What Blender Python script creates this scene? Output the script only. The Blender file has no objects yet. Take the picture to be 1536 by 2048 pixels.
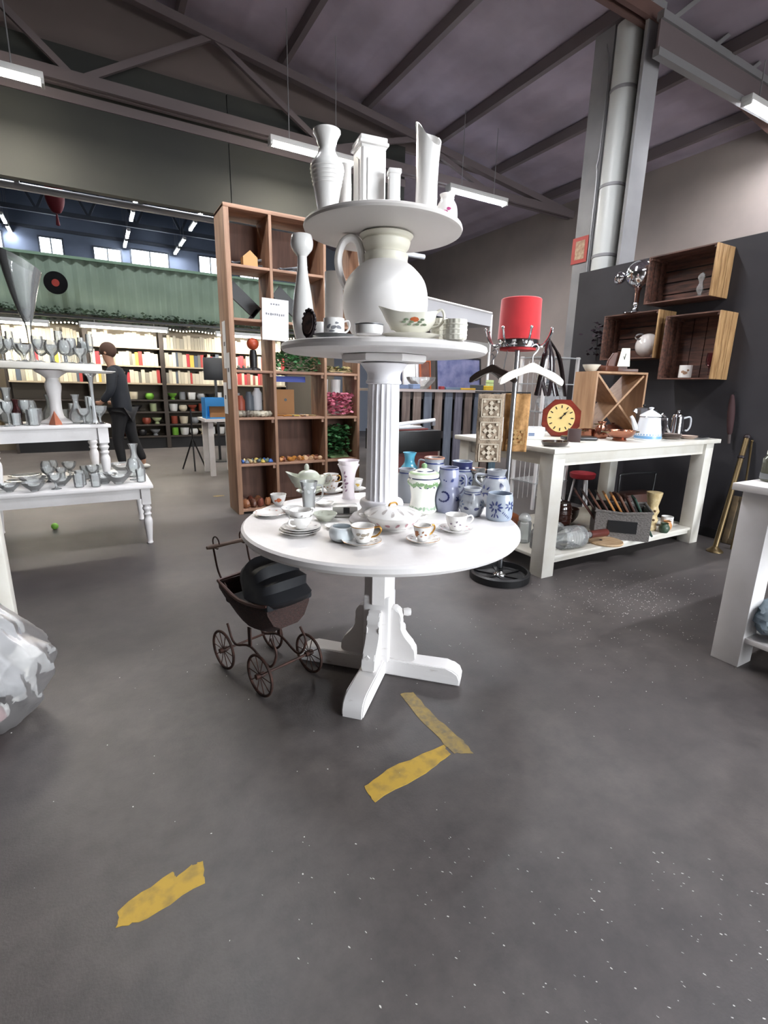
import bpy, bmesh, math, random
from mathutils import Vector, Matrix
R = math.radians
PI = math.pi
S = bpy.context.scene
COL = S.collection

# ------------------------------------------------------------------ camera
cam = bpy.data.cameras.new('camera')
cam.sensor_fit = 'VERTICAL'; cam.sensor_height = 24.0
cam.lens = 24.0 * 989.0 / 2048.0
cam.clip_start = 0.02; cam.clip_end = 100
camo = bpy.data.objects.new('camera', cam); COL.objects.link(camo)
camo.matrix_world = (Matrix.Translation((0, 0, 1.33)) @ Matrix.Rotation(R(-30), 4, 'Z')
                     @ Matrix.Rotation(R(90 - 14.1), 4, 'X') @ Matrix.Rotation(0.02, 4, 'Z'))
S.camera = camo

# ------------------------------------------------------------------ world, exposure
w = bpy.data.worlds.new('hall_daylight'); S.world = w; w.use_nodes = True
w.node_tree.nodes['Background'].inputs[0].default_value = (0.90, 0.95, 1.0, 1)
w.node_tree.nodes['Background'].inputs[1].default_value = 13.5
S.view_settings.view_transform = 'Standard'; S.view_settings.look = 'None'
S.view_settings.gamma = 1.0; S.view_settings.use_curve_mapping = False
S.view_settings.exposure = 0.8
# daylight comes in through the open loading door behind the viewer; the portal only guides its sampling
pl_ = bpy.data.lights.new('daylight_portal', 'AREA'); pl_.shape = 'RECTANGLE'; pl_.size = 5.6; pl_.size_y = 3.6; pl_.cycles.is_portal = True
plo = bpy.data.objects.new('daylight_portal', pl_); COL.objects.link(plo); plo.location = (5.2, -5.1, 1.8); plo.rotation_euler = (math.radians(90), 0, 0)
LAMP_W = 40.0       # watts of one ceiling fluorescent fixture
HALL_W = 46.0       # far hall fixtures
BOOK_W = 9.0       # tubes above the bookcases

# ------------------------------------------------------------------ materials
def lin(c):
    c = c / 255.0
    return c / 12.92 if c <= 0.04045 else ((c + 0.055) / 1.055) ** 2.4
def rgb(h):
    if isinstance(h, tuple): return tuple(h) + ((1,) if len(h) == 3 else ())
    h = h.lstrip('#'); return tuple(lin(int(h[i:i + 2], 16)) for i in (0, 2, 4)) + (1,)
MATS = {}
def mat(name, col, rough=0.5, metal=0.0, col2=None, scale=8.0, stretch=(1, 1, 1), bump=0.0, bscale=None,
        emit=0.0, coat=0.0, trans=0.0, sheen=0.0, lo=0.35, hi=0.65, detail=4):
    if name in MATS: return MATS[name]
    m = bpy.data.materials.new(name); m.use_nodes = True; nt = m.node_tree
    b = nt.nodes['Principled BSDF']
    b.inputs['Base Color'].default_value = rgb(col); b.inputs['Roughness'].default_value = rough
    b.inputs['Metallic'].default_value = metal; b.inputs['Coat Weight'].default_value = coat
    b.inputs['Transmission Weight'].default_value = trans; b.inputs['Sheen Weight'].default_value = sheen
    if emit:
        b.inputs['Emission Color'].default_value = rgb(col); b.inputs['Emission Strength'].default_value = emit
    if col2 or bump:
        tc = nt.nodes.new('ShaderNodeTexCoord'); mp = nt.nodes.new('ShaderNodeMapping')
        mp.inputs['Scale'].default_value = stretch; nt.links.new(tc.outputs['Object'], mp.inputs['Vector'])
        n = nt.nodes.new('ShaderNodeTexNoise'); n.inputs['Scale'].default_value = scale; n.inputs['Detail'].default_value = detail
        nt.links.new(mp.outputs[0], n.inputs['Vector'])
        if col2:
            r = nt.nodes.new('ShaderNodeValToRGB'); r.color_ramp.elements[0].position = lo; r.color_ramp.elements[1].position = hi
            r.color_ramp.elements[0].color = rgb(col); r.color_ramp.elements[1].color = rgb(col2)
            nt.links.new(n.outputs['Fac'], r.inputs[0]); nt.links.new(r.outputs[0], b.inputs['Base Color'])
        if bump:
            n2 = n
            if bscale:
                n2 = nt.nodes.new('ShaderNodeTexNoise'); n2.inputs['Scale'].default_value = bscale
                nt.links.new(mp.outputs[0], n2.inputs['Vector'])
            bp = nt.nodes.new('ShaderNodeBump'); bp.inputs['Strength'].default_value = bump; bp.inputs['Distance'].default_value = 0.02
            nt.links.new(n2.outputs['Fac'], bp.inputs['Height']); nt.links.new(bp.outputs[0], b.inputs['Normal'])
    MATS[name] = m; return m
def glass(name, tint=(0.93, 0.96, 0.96), gloss=0.08, ior=1.5, body=0.0, bodycol=(0.8, 0.82, 0.82)):
    """thin-walled glass: clear transmission, Fresnel reflection, optional frosted body"""
    if name in MATS: return MATS[name]
    m = bpy.data.materials.new(name); m.use_nodes = True; nt = m.node_tree; nt.nodes.clear()
    o = nt.nodes.new('ShaderNodeOutputMaterial'); t = nt.nodes.new('ShaderNodeBsdfTransparent'); t.inputs[0].default_value = tint + (1,)
    g = nt.nodes.new('ShaderNodeBsdfGlossy'); g.inputs['Roughness'].default_value = gloss
    f = nt.nodes.new('ShaderNodeFresnel'); f.inputs['IOR'].default_value = ior
    mx = nt.nodes.new('ShaderNodeMixShader'); nt.links.new(f.outputs[0], mx.inputs[0])
    src = t.outputs[0]
    if body:
        d = nt.nodes.new('ShaderNodeBsdfDiffuse'); d.inputs[0].default_value = bodycol + (1,)
        m2 = nt.nodes.new('ShaderNodeMixShader'); m2.inputs[0].default_value = body
        nt.links.new(t.outputs[0], m2.inputs[1]); nt.links.new(d.outputs[0], m2.inputs[2]); src = m2.outputs[0]
    nt.links.new(src, mx.inputs[1]); nt.links.new(g.outputs[0], mx.inputs[2]); nt.links.new(mx.outputs[0], o.inputs[0])
    MATS[name] = m; return m

WHITE = mat('white_paint', '#e6e3e2', 0.42, col2='#dcd8d6', scale=5, bump=0.03, bscale=40)
WORN = mat('worn_white_paint', '#e4e1e0', 0.5, col2='#b9b2ac', scale=14, stretch=(1, 1, 4), lo=0.62, hi=0.78, bump=0.05)
CREAMW = mat('cream_white_paint', '#d9d6ce', 0.45, col2='#cfcabf', scale=6, bump=0.03, bscale=50)
PORC = mat('white_porcelain', '#efedea', 0.16, coat=0.4)
PORC2 = mat('ivory_porcelain', '#e3e0d2', 0.2, coat=0.3)
PORC3 = mat('pale_green_porcelain', '#cfd3c4', 0.22, coat=0.3)
MATTEP = mat('matte_white_ceramic', '#e9e6e4', 0.5, bump=0.02, scale=30)
PINE = mat('pine_wood', '#a07c62', 0.6, col2='#7d5c47', scale=3.5, stretch=(6, 6, 0.6), bump=0.1)
PINEH = mat('pine_wood_level', '#a8826a', 0.6, col2='#82604b', scale=3.5, stretch=(0.6, 6, 6), bump=0.1)
PINEL = mat('light_pine', '#b08c6b', 0.55, col2='#987456', scale=4, stretch=(5, 5, 0.7), bump=0.06)
CRATE_LIT = mat('lit_crate_wood', '#ad8a5e', 0.6, col2='#86643f', scale=7, stretch=(6, 6, 0.8), bump=0.15)  # crate wood as lit on the near end, light put into the colour
CRATE_SHADE = mat('shaded_crate_wood', '#6a473a', 0.65, col2='#3e2a24', scale=7, stretch=(6, 0.8, 6), bump=0.15)  # same crate wood darkened, shade of the inside put into the colour
BLACK = mat('black_plastic', '#131315', 0.45)
DARK = mat('dark_cloth', '#17181c', 0.9, bump=0.2, scale=60)
IRON = mat('rusty_iron', '#2f211d', 0.7, 0.4, col2='#4a2f26', scale=25)
CHROME = mat('chrome', '#d9dadd', 0.12, 1.0)
STEEL = mat('brushed_steel', '#a9abb0', 0.3, 1.0)
GREYM = mat('grey_metal', '#8f8f90', 0.45, 0.5)
GOLD = mat('gilding', '#b98a45', 0.3, 0.9)
COPPER = mat('copper', '#a3705c', 0.25, 1.0)
BRASS = mat('aged_brass', '#5d4e35', 0.4, 0.8)
GLASS = glass('clear_glass')
GLASSB = glass('cut_glass', tint=(0.95, 0.97, 0.97), body=0.2, bodycol=(0.97, 0.98, 0.98), gloss=0.06, ior=1.42)
FROST = glass('frosted_glass', tint=(0.95, 0.97, 0.97), body=0.34, bodycol=(0.93, 0.95, 0.96))
POLY = glass('clear_plastic_film', tint=(0.95, 0.95, 0.95), body=0.3, bodycol=(0.74, 0.74, 0.74), gloss=0.4, ior=1.22)
PAPER = mat('white_paper', '#e7e7ea', 0.8)
INK = mat('grey_print', '#77777c', 0.8)
BLUE = mat('cobalt_paint', '#27366f', 0.3, coat=0.3)
NAVY = mat('dark_cobalt_paint', '#1d2450', 0.3, coat=0.3)
STONE = mat('grey_salt_glaze', '#a7aaae', 0.3, col2='#989ca6', scale=10, coat=0.3)
STONEB = mat('blue_grey_salt_glaze', '#8b8fa8', 0.3, col2='#9a9db0', scale=9, coat=0.3)
STONEP = mat('pale_blue_glaze', '#a8b0ba', 0.3, col2='#98a4b6', scale=9, coat=0.3)
LEAFG = mat('green_glaze', '#7c9c6e', 0.3)
PINKD = mat('pink_transfer', '#b98a90', 0.4)
ROSED = mat('orange_rose_transfer', '#c4673c', 0.4)
LEAFD = mat('dull_leaf_transfer', '#7c8a70', 0.4)

# ------------------------------------------------------------------ mesh helpers
def tag(o, label, cat, group=None):
    o['label'] = label; o['category'] = cat
    if group: o['group'] = group
    return o
def thing(name, label, cat, loc=(0, 0, 0), rz=0.0, group=None):
    o = bpy.data.objects.new(name, None); o.empty_display_size = 0.05; COL.objects.link(o)
    o.location = loc; o.rotation_euler = (0, 0, rz); return tag(o, label, cat, group)
def new(name, bm, m, parent=None, loc=(0, 0, 0), rot=(0, 0, 0), ang=35):
    me = bpy.data.meshes.new(name); bmesh.ops.recalc_face_normals(bm, faces=bm.faces[:]); bm.to_mesh(me); bm.free()
    me.materials.append(m); me.shade_smooth(); me.set_sharp_from_angle(angle=R(ang))
    o = bpy.data.objects.new(name, me); COL.objects.link(o); o.location = loc; o.rotation_euler = rot
    if parent: o.parent = parent
    return o
def struct(name, bm, m, parent=None, **k):
    o = new(name, bm, m, parent, **k)
    if not parent: o['kind'] = 'structure'
    return o
def sgroup(name, loc=(0, 0, 0)):
    o = bpy.data.objects.new(name, None); COL.objects.link(o); o.location = loc; o['kind'] = 'structure'; return o
def share(src, parent=None, loc=(0, 0, 0), rot=(0, 0, 0), scale=None, name=None, m=None):
    o = src.copy(); COL.objects.link(o); o.parent = parent; o.location = loc; o.rotation_euler = rot
    if scale is not None: o.scale = scale if isinstance(scale, tuple) else (scale,) * 3
    if name: o.name = name
    return o
def clone(root, loc, rz=0.0, label=None, scale=None):
    r = root.copy(); COL.objects.link(r); r.location = loc; r.rotation_euler = (0, 0, rz)
    if scale: r.scale = (scale,) * 3 if not isinstance(scale, tuple) else scale
    if label: r['label'] = label
    for ch in list(root.children):
        c = ch.copy(); COL.objects.link(c); c.parent = r
        for g in list(ch.children):
            d = g.copy(); COL.objects.link(d); d.parent = c
    return r
def box(bm, x0, x1, y0, y1, z0, z1, bev=0.0, M=None):
    vs = [bm.verts.new((x, y, z)) for z in (z0, z1) for y in (y0, y1) for x in (x0, x1)]
    fs = [bm.faces.new([vs[i] for i in f]) for f in ((0, 2, 3, 1), (4, 5, 7, 6), (0, 1, 5, 4), (2, 6, 7, 3), (0, 4, 6, 2), (1, 3, 7, 5))]
    if bev:
        r = bmesh.ops.bevel(bm, geom=list({e for f in fs for e in f.edges}), offset=bev, segments=2, affect='EDGES', profile=0.5)
        vs = list({v for v in r['verts']} | {v for v in vs if v.is_valid})
    if M is not None:
        for v in vs: v.co = M @ v.co
    return bm
def B(*a, **k): return box(bmesh.new(), *a, **k)
def beam(bm, p, q, w, h, up=(0, 0, 1)):
    p, q = Vector(p), Vector(q); d = (q - p).normalized(); u = Vector(up)
    if abs(d.dot(u)) > 0.98: u = Vector((0, 1, 0))
    s = d.cross(u).normalized(); t = s.cross(d)
    vs = [bm.verts.new(c + s * (a * w / 2) + t * (b * h / 2)) for c in (p, q) for b in (-1, 1) for a in (-1, 1)]
    for f in ((0, 2, 3, 1), (4, 5, 7, 6), (0, 1, 5, 4), (2, 6, 7, 3), (0, 4, 6, 2), (1, 3, 7, 5)): bm.faces.new([vs[i] for i in f])
    return bm
def lathe(prof, seg=28, bm=None, M=None, wob=None):
    """prof: [(r, z)]; wob(theta, r, z) -> r"""
    bm = bm or bmesh.new(); rings = []
    for r, z in prof:
        if r < 1e-5: rings.append([bm.verts.new((0, 0, z))])
        else:
            rings.append([])
            for i in range(seg):
                t = 2 * PI * i / seg; rr = wob(t, r, z) if wob else r
                rings[-1].append(bm.verts.new((rr * math.cos(t), rr * math.sin(t), z)))
    for a, b in zip(rings, rings[1:]):
        if len(a) == 1 and len(b) == 1: continue
        for i in range(seg):
            j = (i + 1) % seg
            if len(a) == 1: bm.faces.new((a[0], b[i], b[j]))
            elif len(b) == 1: bm.faces.new((a[i], a[j], b[0]))
            else: bm.faces.new((a[i], a[j], b[j], b[i]))
    if M is not None:
        for ring in rings:
            for v in ring: v.co = M @ v.co
    return bm
def vessel(prof, t=0.004):
    """outer profile bottom->top turned into a hollow vessel"""
    inner = [(max(r - t, 0.001), max(z, prof[0][1] + t)) for r, z in reversed(prof)]
    return [(0, prof[0][1])] + prof + inner + [(0, prof[0][1] + t)]
def spl(pts, n=6):
    """Catmull-Rom through points"""
    P = [Vector(p) for p in pts]; P = [P[0] * 2 - P[1]] + P + [P[-1] * 2 - P[-2]]; out = []
    for i in range(1, len(P) - 2):
        a, b, c, d = P[i - 1:i + 3]
        for k in range(n):
            t = k / n; out.append(0.5 * ((2 * b) + (c - a) * t + (2 * a - 5 * b + 4 * c - d) * t * t + (3 * b - a - 3 * c + d) * t ** 3))
    out.append(P[-2]); return out
def smooth_prof(p, n=5): return [(max(v.x, 0.0), v.y) for v in spl([(r, z, 0) for r, z in p], n)]
def tube(pts, rad, seg=8, bm=None, flat=1.0, closed=False):
    bm = bm or bmesh.new(); pts = [Vector(p) for p in pts]; n = len(pts); rings = []; prev = None
    for i, p in enumerate(pts):
        if closed: d = pts[(i + 1) % n] - pts[i - 1]
        else: d = pts[min(i + 1, n - 1)] - pts[max(i - 1, 0)]
        d.normalize()
        u = prev if prev is not None else (Vector((0, 0, 1)) if abs(d.z) < 0.9 else Vector((0, 1, 0)))
        s = d.cross(u).normalized(); u = s.cross(d).normalized(); prev = u
        r = rad[i] if isinstance(rad, (list, tuple)) else rad
        rings.append([bm.verts.new(p + s * (r * math.cos(2 * PI * k / seg)) + u * (r * flat * math.sin(2 * PI * k / seg))) for k in range(seg)])
    m = n if closed else n - 1
    for i in range(m):
        a, b = rings[i], rings[(i + 1) % n]
        for k in range(seg): bm.faces.new((a[k], a[(k + 1) % seg], b[(k + 1) % seg], b[k]))
    if not closed: bm.faces.new(rings[0][::-1]); bm.faces.new(rings[-1])
    return bm
def prism(outline, z0, z1, bm=None, M=None, bev=0.0):
    """outline in xy extruded in z"""
    bm = bm or bmesh.new()
    a = [bm.verts.new((x, y, z0)) for x, y in outline]; b = [bm.verts.new((x, y, z1)) for x, y in outline]
    fs = [bm.faces.new(a[::-1]), bm.faces.new(b)]; n = len(a)
    for i in range(n): fs.append(bm.faces.new((a[i], a[(i + 1) % n], b[(i + 1) % n], b[i])))
    vs = a + b
    if bev:
        r = bmesh.ops.bevel(bm, geom=list(fs[0].edges) + list(fs[1].edges), offset=bev, segments=2, affect='EDGES')
        vs = list({v for f in bm.faces for v in f.verts}) if M is not None else []
    if M is not None:
        for v in vs: v.co = M @ v.co
    return bm
XZ = Matrix.Rotation(PI / 2, 4, 'X')          # xy outline -> stands up in xz, thickness along -y
def ngon(n, r, ph=0.0, sx=1, sy=1): return [(sx * r * math.cos(ph + 2 * PI * i / n), sy * r * math.sin(ph + 2 * PI * i / n)) for i in range(n)]
def ball(r, seg=16, rings=9, sx=1, sy=1, sz=1, c=(0, 0, 0), bm=None):
    M = Matrix.Translation(c) @ Matrix.Diagonal((sx, sy, sz, 1))
    return lathe([(r * math.cos(-PI / 2 + PI * i / rings), r * math.sin(-PI / 2 + PI * i / rings)) if 0 < i < rings else (0, -r if i == 0 else r) for i in range(rings + 1)], seg, bm, M)
def rad_at(prof, z):
    for (r0, z0), (r1, z1) in zip(prof, prof[1:]):
        if min(z0, z1) <= z <= max(z0, z1) and abs(z1 - z0) > 1e-6: return r0 + (r1 - r0) * (z - z0) / (z1 - z0)
    return prof[-1][0]
def decal(name, prof, th0, items, m, parent, off=0.0012):
    """painted motifs wrapped on a turned surface; items: (d_theta, z, length, width, angle)"""
    bm = bmesh.new()
    for dt, z, L, W, a in items:
        ca, sa = math.cos(a), math.sin(a); r0 = rad_at(prof, z); ring = []
        def put(u, v):
            zz = min(max(z + v, prof[0][1] + 0.001), prof[-1][1] - 0.001); r = rad_at(prof, zz) + off; th = th0 + dt + u / max(r0, 0.004)
            return bm.verts.new((r * math.cos(th), r * math.sin(th), zz))
        c = put(0, 0)
        for k in range(10):
            t = 2 * PI * k / 10; u, v = L / 2 * math.cos(t), W / 2 * math.sin(t) * (1 - 0.35 * math.cos(t)); ring.append(put(u * ca - v * sa, u * sa + v * ca))
        for k in range(10): bm.faces.new((c, ring[k], ring[(k + 1) % 10]))
    o = new(name, bm, m, parent); o['kind'] = 'stuff'; return o
def band(name, prof, z0, z1, m, parent, off=0.001):
    n = 5; p = [(rad_at(prof, z0 + (z1 - z0) * i / n) + off, z0 + (z1 - z0) * i / n) for i in range(n + 1)]
    return new(name, lathe(p, 28), m, parent)
def faceC(x, y): return math.atan2(-y, -x)      # heading from a thing towards the aisle where the viewer stands
def flower(th, z, s, n=8):
    return [(th + s * 0.62 * math.cos(2 * PI * k / n) / 0.05, z + s * 0.62 * math.sin(2 * PI * k / n), s * 0.7, s * 0.28, 2 * PI * k / n) for k in range(n)]

# ================================================================== THE HALL
random.seed(3)
# floor: dark screed with dusty patches
m = bpy.data.materials.new('dark_screed'); m.use_nodes = True; nt = m.node_tree; b = nt.nodes['Principled BSDF']; MATS['screed'] = m
tc = nt.nodes.new('ShaderNodeTexCoord')
n1 = nt.nodes.new('ShaderNodeTexNoise'); n1.inputs['Scale'].default_value = 0.8; n1.inputs['Detail'].default_value = 6
n2 = nt.nodes.new('ShaderNodeTexNoise'); n2.inputs['Scale'].default_value = 9; n2.inputs['Detail'].default_value = 8; n2.inputs['Roughness'].default_value = 0.7
n3 = nt.nodes.new('ShaderNodeTexNoise'); n3.inputs['Scale'].default_value = 130; n3.inputs['Detail'].default_value = 3
for n in (n1, n2, n3): nt.links.new(tc.outputs['Object'], n.inputs['Vector'])
r1 = nt.nodes.new('ShaderNodeValToRGB'); r1.color_ramp.elements[0].position = 0.3; r1.color_ramp.elements[1].position = 0.72
r1.color_ramp.elements[0].color = rgb('#3d3839'); r1.color_ramp.elements[1].color = rgb('#625d5b')
r2 = nt.nodes.new('ShaderNodeValToRGB'); r2.color_ramp.elements[0].position = 0.35; r2.color_ramp.elements[1].position = 0.7
r2.color_ramp.elements[0].color = (0.72, 0.72, 0.72, 1); r2.color_ramp.elements[1].color = (1.15, 1.12, 1.1, 1)
mx = nt.nodes.new('ShaderNodeMix'); mx.data_type = 'RGBA'; mx.blend_type = 'MULTIPLY'; mx.inputs['Factor'].default_value = 1
nt.links.new(n1.outputs['Fac'], r1.inputs[0]); nt.links.new(n2.outputs['Fac'], r2.inputs[0])
nt.links.new(r1.outputs[0], mx.inputs['A']); nt.links.new(r2.outputs[0], mx.inputs['B']); nt.links.new(mx.outputs['Result'], b.inputs['Base Color'])
rr = nt.nodes.new('ShaderNodeMapRange'); rr.inputs['To Min'].default_value = 0.38; rr.inputs['To Max'].default_value = 0.62
nt.links.new(n2.outputs['Fac'], rr.inputs['Value']); nt.links.new(rr.outputs[0], b.inputs['Roughness'])
bp = nt.nodes.new('ShaderNodeBump'); bp.inputs['Strength'].default_value = 0.15; bp.inputs['Distance'].default_value = 0.004
nt.links.new(n3.outputs['Fac'], bp.inputs['Height']); nt.links.new(bp.outputs[0], b.inputs['Normal'])
struct('floor', B(-9, 8.3, -5, 24.2, -0.1, 0), m)

GRNB = mat('greenish_black_panel', '#262722', 0.7, col2='#20211e', scale=1.2)
TAUPE = mat('taupe_wall_paint', '#867b75', 0.85, col2='#7d736e', scale=1.5)
CHAR = mat('charcoal_partition_paint', '#302e32', 0.75, col2='#29272b', scale=2.5)
ROOF = mat('dark_roof_sheet', '#a0949f', 0.75, col2='#8b808a', scale=1.5)
TRUSS = mat('truss_paint', '#5f5556', 0.6)
TRUSSR = mat('red_brown_truss_paint', '#5f4640', 0.6)
struct('wall_right', B(8.2, 8.4, -5, 14.2, 0, 4.9), TAUPE)
g = sgroup('wall_rear')
for a in ((-9, 2.4, -5.2, -5, 0, 6.6), (8.0, 8.4, -5.2, -5, 0, 6.6), (2.4, 8.0, -5.2, -5, 3.6, 6.6)): new('wall_section', B(*a), TAUPE, g)
g = sgroup('door_1')
for a in ((2.34, 2.44, -5.24, -4.96, 0, 3.66), (7.96, 8.06, -5.24, -4.96, 0, 3.66), (2.44, 7.96, -5.24, -4.96, 3.56, 3.66)): new('door_frame', B(*a), mat('door_frame_paint', '#6e7073', .5), g)
new('rolled_shutter', lathe([(0, 2.4), (.22, 2.4), (.22, 8.0), (0, 8.0)], 24, M=Matrix.Translation((0, -4.75, 3.9)) @ Matrix.Rotation(PI / 2, 4, 'Y')), mat('shutter_steel', '#8a8c8f', .4, .6), g)
struct('floor_yard', B(-14, 16, -30, -5, -0.1, -0.005), mat('yard_concrete', '#8d8b87', .9, col2='#7d7b77', scale=.7))
struct('wall_left', B(-9.2, -9, -5, 24.2, 0, 9), mat('dim_side_wall', '#4b4846', 0.8))
struct('wall_side_upper', B(4.6, 4.7, 7.7, 14.2, 4.9, 8.95), GRNB)
struct('wall_back_grey', B(4.6, 8.3, 14, 14.2, 0, 8.9), mat('bluish_grey_wall', '#6e7480', 0.8))
# corrugated roof sheet, running up from the right-hand eave
bm = bmesh.new(); pa, pb = [], []; x = 8.4; k = 0
while x > -9.3:
    zr = 4.75 + (8.4 - x) * 0.13 if x > -2 else 4.75 + 10.4 * 0.13 - (-2 - x) * 0.13
    dz = 0.035 if (k // 2) % 2 else 0.0
    pa.append(bm.verts.new((x, -5.2, zr + dz))); pb.append(bm.verts.new((x, 7.62 if x < 4.6 else 14.2, zr + dz))); k += 1; x -= 0.05 if k % 2 else 0.16
for i in range(len(pa) - 1): bm.faces.new((pa[i], pa[i + 1], pb[i + 1], pb[i]))
ceil = struct('ceiling', bm, ROOF, ang=20)
pur = None
for i in range(13):
    x = 7.6 - i * 1.25; zr = 4.75 + (8.4 - max(x, -2)) * 0.13 - max(0, -2 - x) * 0.13
    if pur is None: pur = new('purlin', B(-0.035, 0.035, -5.0, 7.5, -0.14, -0.01), TRUSS, ceil, (x, 0, zr))
    else: share(pur, ceil, (x, 0, zr))
# roof trusses across the hall
def truss(name, y, x0, x1, zb, mm, step=1.5):
    t = sgroup(name, (0, y, 0))
    def zt(x): return 4.75 + (8.4 - max(x, -2)) * 0.13 - max(0, -2 - x) * 0.13 - 0.2
    for s in (-0.05, 0.05): new('bottom_chord', beam(bmesh.new(), (x0, s, zb), (x1, s, zb), 0.05, 0.12), mm, t)
    bm = bmesh.new(); beam(bm, (x0, 0, zt(x0)), (-2, 0, zt(-2)), 0.1, 0.1); beam(bm, (-2, 0, zt(-2)), (x1, 0, zt(x1)), 0.1, 0.1); new('top_chord', bm, mm, t)
    x = x0 + 0.2; upw = True
    while x + step < x1:
        a, c = ((x, 0, zb), (x + step, 0, zt(x + step))) if upw else ((x, 0, zt(x)), (x + step, 0, zb))
        new('brace', beam(bmesh.new(), a, c, 0.05, 0.07), mm, t); x += step; upw = not upw
    return t
truss('trim_roof_truss_mid', 3.9, -9, 8.2, 4.95, TRUSSR)
truss('trim_roof_truss_far', 7.35, -9, 8.2, 4.56, TRUSS)
truss('trim_roof_truss_near', 0.2, -9, 8.2, 4.62, TRUSSR)
# hanging dark bulkhead in front of the back hall
g = sgroup('wall_bulkhead', (0, 7.5, 0))
pan = None
for i in range(5):
    bm = B(0.006, 2.714, 0.02, 0.1, 3.57, 4.95)
    if pan is None: pan = new('panel', bm, GRNB, g, (-9 + i * 2.72, 0, 0))
    else: bm.free(); share(pan, g, (-9 + i * 2.72, 0, 0))
new('rail', B(-9, 4.6, 0.0, 0.06, 4.4, 4.5), TRUSS, g); new('bottom_rail', B(-9, 4.6, 0.0, 0.11, 3.53, 3.57), GRNB, g)
# charcoal partition with the crates
struct('wall_partition', B(5.0, 5.1, -1.0, 4.27, 0, 2.65), CHAR)
struct('baseboard_partition', B(4.985, 5.0, -1.0, 4.27, 0, 0.09), mat('black_skirting', '#1d1c1e', 0.6))
# steel column and downpipe standing behind the partition
g = sgroup('trim_steel_column', (5.2, 4.16, 0))
cgr = mat('column_grey_paint', '#8b8a8c', 0.5, col2='#7d7c7f', scale=3)
new('flange', B(-0.09, 0.16, 0.29, 0.32, 0, 5.1), cgr, g); new('flange', B(-0.09, 0.16, -0.31, -0.275, 0, 5.1), cgr, g)
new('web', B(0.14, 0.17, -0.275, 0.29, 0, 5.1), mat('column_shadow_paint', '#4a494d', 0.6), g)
new('cover_strip', B(-0.09, -0.06, 0.08, 0.29, 0, 5.1), cgr, g)
pp = new('downpipe', lathe([(0.13, 0), (0.13, 5.0)], 28), mat('pale_grey_pipe', '#c2c4c1', 0.4), g, (0.0, -0.04, 0))
for z in (2.8, 3.5, 4.4): new('pipe_clip', lathe([(0.13, 0), (0.137, 0.005), (0.137, 0.03), (0.13, 0.035)], 28), cgr, g, (0.0, -0.04, z))
new('conduit', tube(spl([(-0.098, 0.1, 2.6), (-0.098, 0.1, 3.6), (-0.098, 0.12, 3.75), (-0.098, 0.1, 3.9), (-0.098, 0.1, 4.6), (-0.098, 0.16, 4.9)]), 0.008, 6), GREYM, g)
g = sgroup('trim_lamp_beam', (0, 0, 0))
for z in (4.55, 4.85): new('rail', beam(bmesh.new(), (5.1, 3.72, z), (8.2, 3.72, z), 0.07, 0.07), GREYM, g)
new('beam_web', B(5.1, 8.2, 3.71, 3.73, 4.58, 4.82), TRUSS, g)
for i in range(4): new('brace', beam(bmesh.new(), (5.3 + i * 0.75, 3.72, 4.88), (5.65 + i * 0.75, 3.72, 5.15), 0.04, 0.04), GREYM, g)

# fluorescent fixtures: housing, tubes, reflector; the light sits in the fixture
WARM = (1.0, 0.93, 0.8); COOL = (0.93, 0.95, 1.0)
def fixture(x0, y, z, L, label, col, watt, group, along='x', vis=45.0, drop=None):
    def hang(xx): xx += x0; return drop if drop is not None else 4.75 + (8.4 - max(xx, -2)) * .13 - max(0, -2 - xx) * .13 - z - .004
    t = thing('fluorescent_light', label, 'ceiling light', (x0, y, z), 0 if along == 'x' else PI / 2, group)
    h = new('housing', B(0, L, -0.06, 0.06, 0.03, 0.09, 0.006), mat('lamp_housing_paint', '#c9c9c6', 0.5), t)
    e = mat('tube_light_%s' % ('warm' if col == WARM else 'cool'), col, 0.3, emit=vis)
    for s in (-0.03, 0.03):
        new('tube', lathe([(0, 0.03), (0.014, 0.03), (0.014, L - 0.03), (0, L - 0.03)], 10, M=Matrix.Rotation(PI / 2, 4, 'Y')), e, t, (0, s, 0.012))
    for xx in (0.015, L - 0.015): new('end_cap', B(xx - 0.015, xx + 0.015, -0.055, 0.055, -0.01, 0.032, 0.003), mat('lamp_housing_paint', '#c9c9c6'), t)
    for xx in (.25, L - .25): new('suspension', tube([(xx, 0, .09), (xx, 0, hang(xx))], .006, 6), GREYM, t)
    l = bpy.data.lights.new('tube_glow', 'AREA'); l.shape = 'RECTANGLE'; l.size = L - 0.06; l.size_y = 0.1; l.energy = watt; l.color = col
    lo = bpy.data.objects.new('tube_glow', l); COL.objects.link(lo); lo.parent = t; lo.location = (L / 2, 0, -0.012)
    return t
G1 = 'fluorescent lights in a row under the bulkhead rail'
fixture(-1.22, 6.6, 4.12, 1.12, 'warm white fluorescent light at far left above the glassware tables', WARM, LAMP_W, G1)
fixture(2.13, 6.6, 4.12, 1.12, 'warm white fluorescent light behind the white vases on the top tier', WARM, LAMP_W, G1)
fixture(4.77, 6.6, 4.12, 1.12, 'cool white fluorescent light right of the top tier of the display', COOL, LAMP_W, G1)
fixture(5.25, 8.35, 4.08, .8, 'short added fluorescent light behind the top tier disc, brightening the taupe wall', COOL, LAMP_W, G1)  # added lamp, out of view, brightens the taupe wall left of the column
G2 = 'fluorescent lights in the row beside the column'
fixture(6.62, 3.62, 4.46, 1.3, 'cool white fluorescent light at the right end of the grey beam', COOL, LAMP_W, G2)
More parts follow.
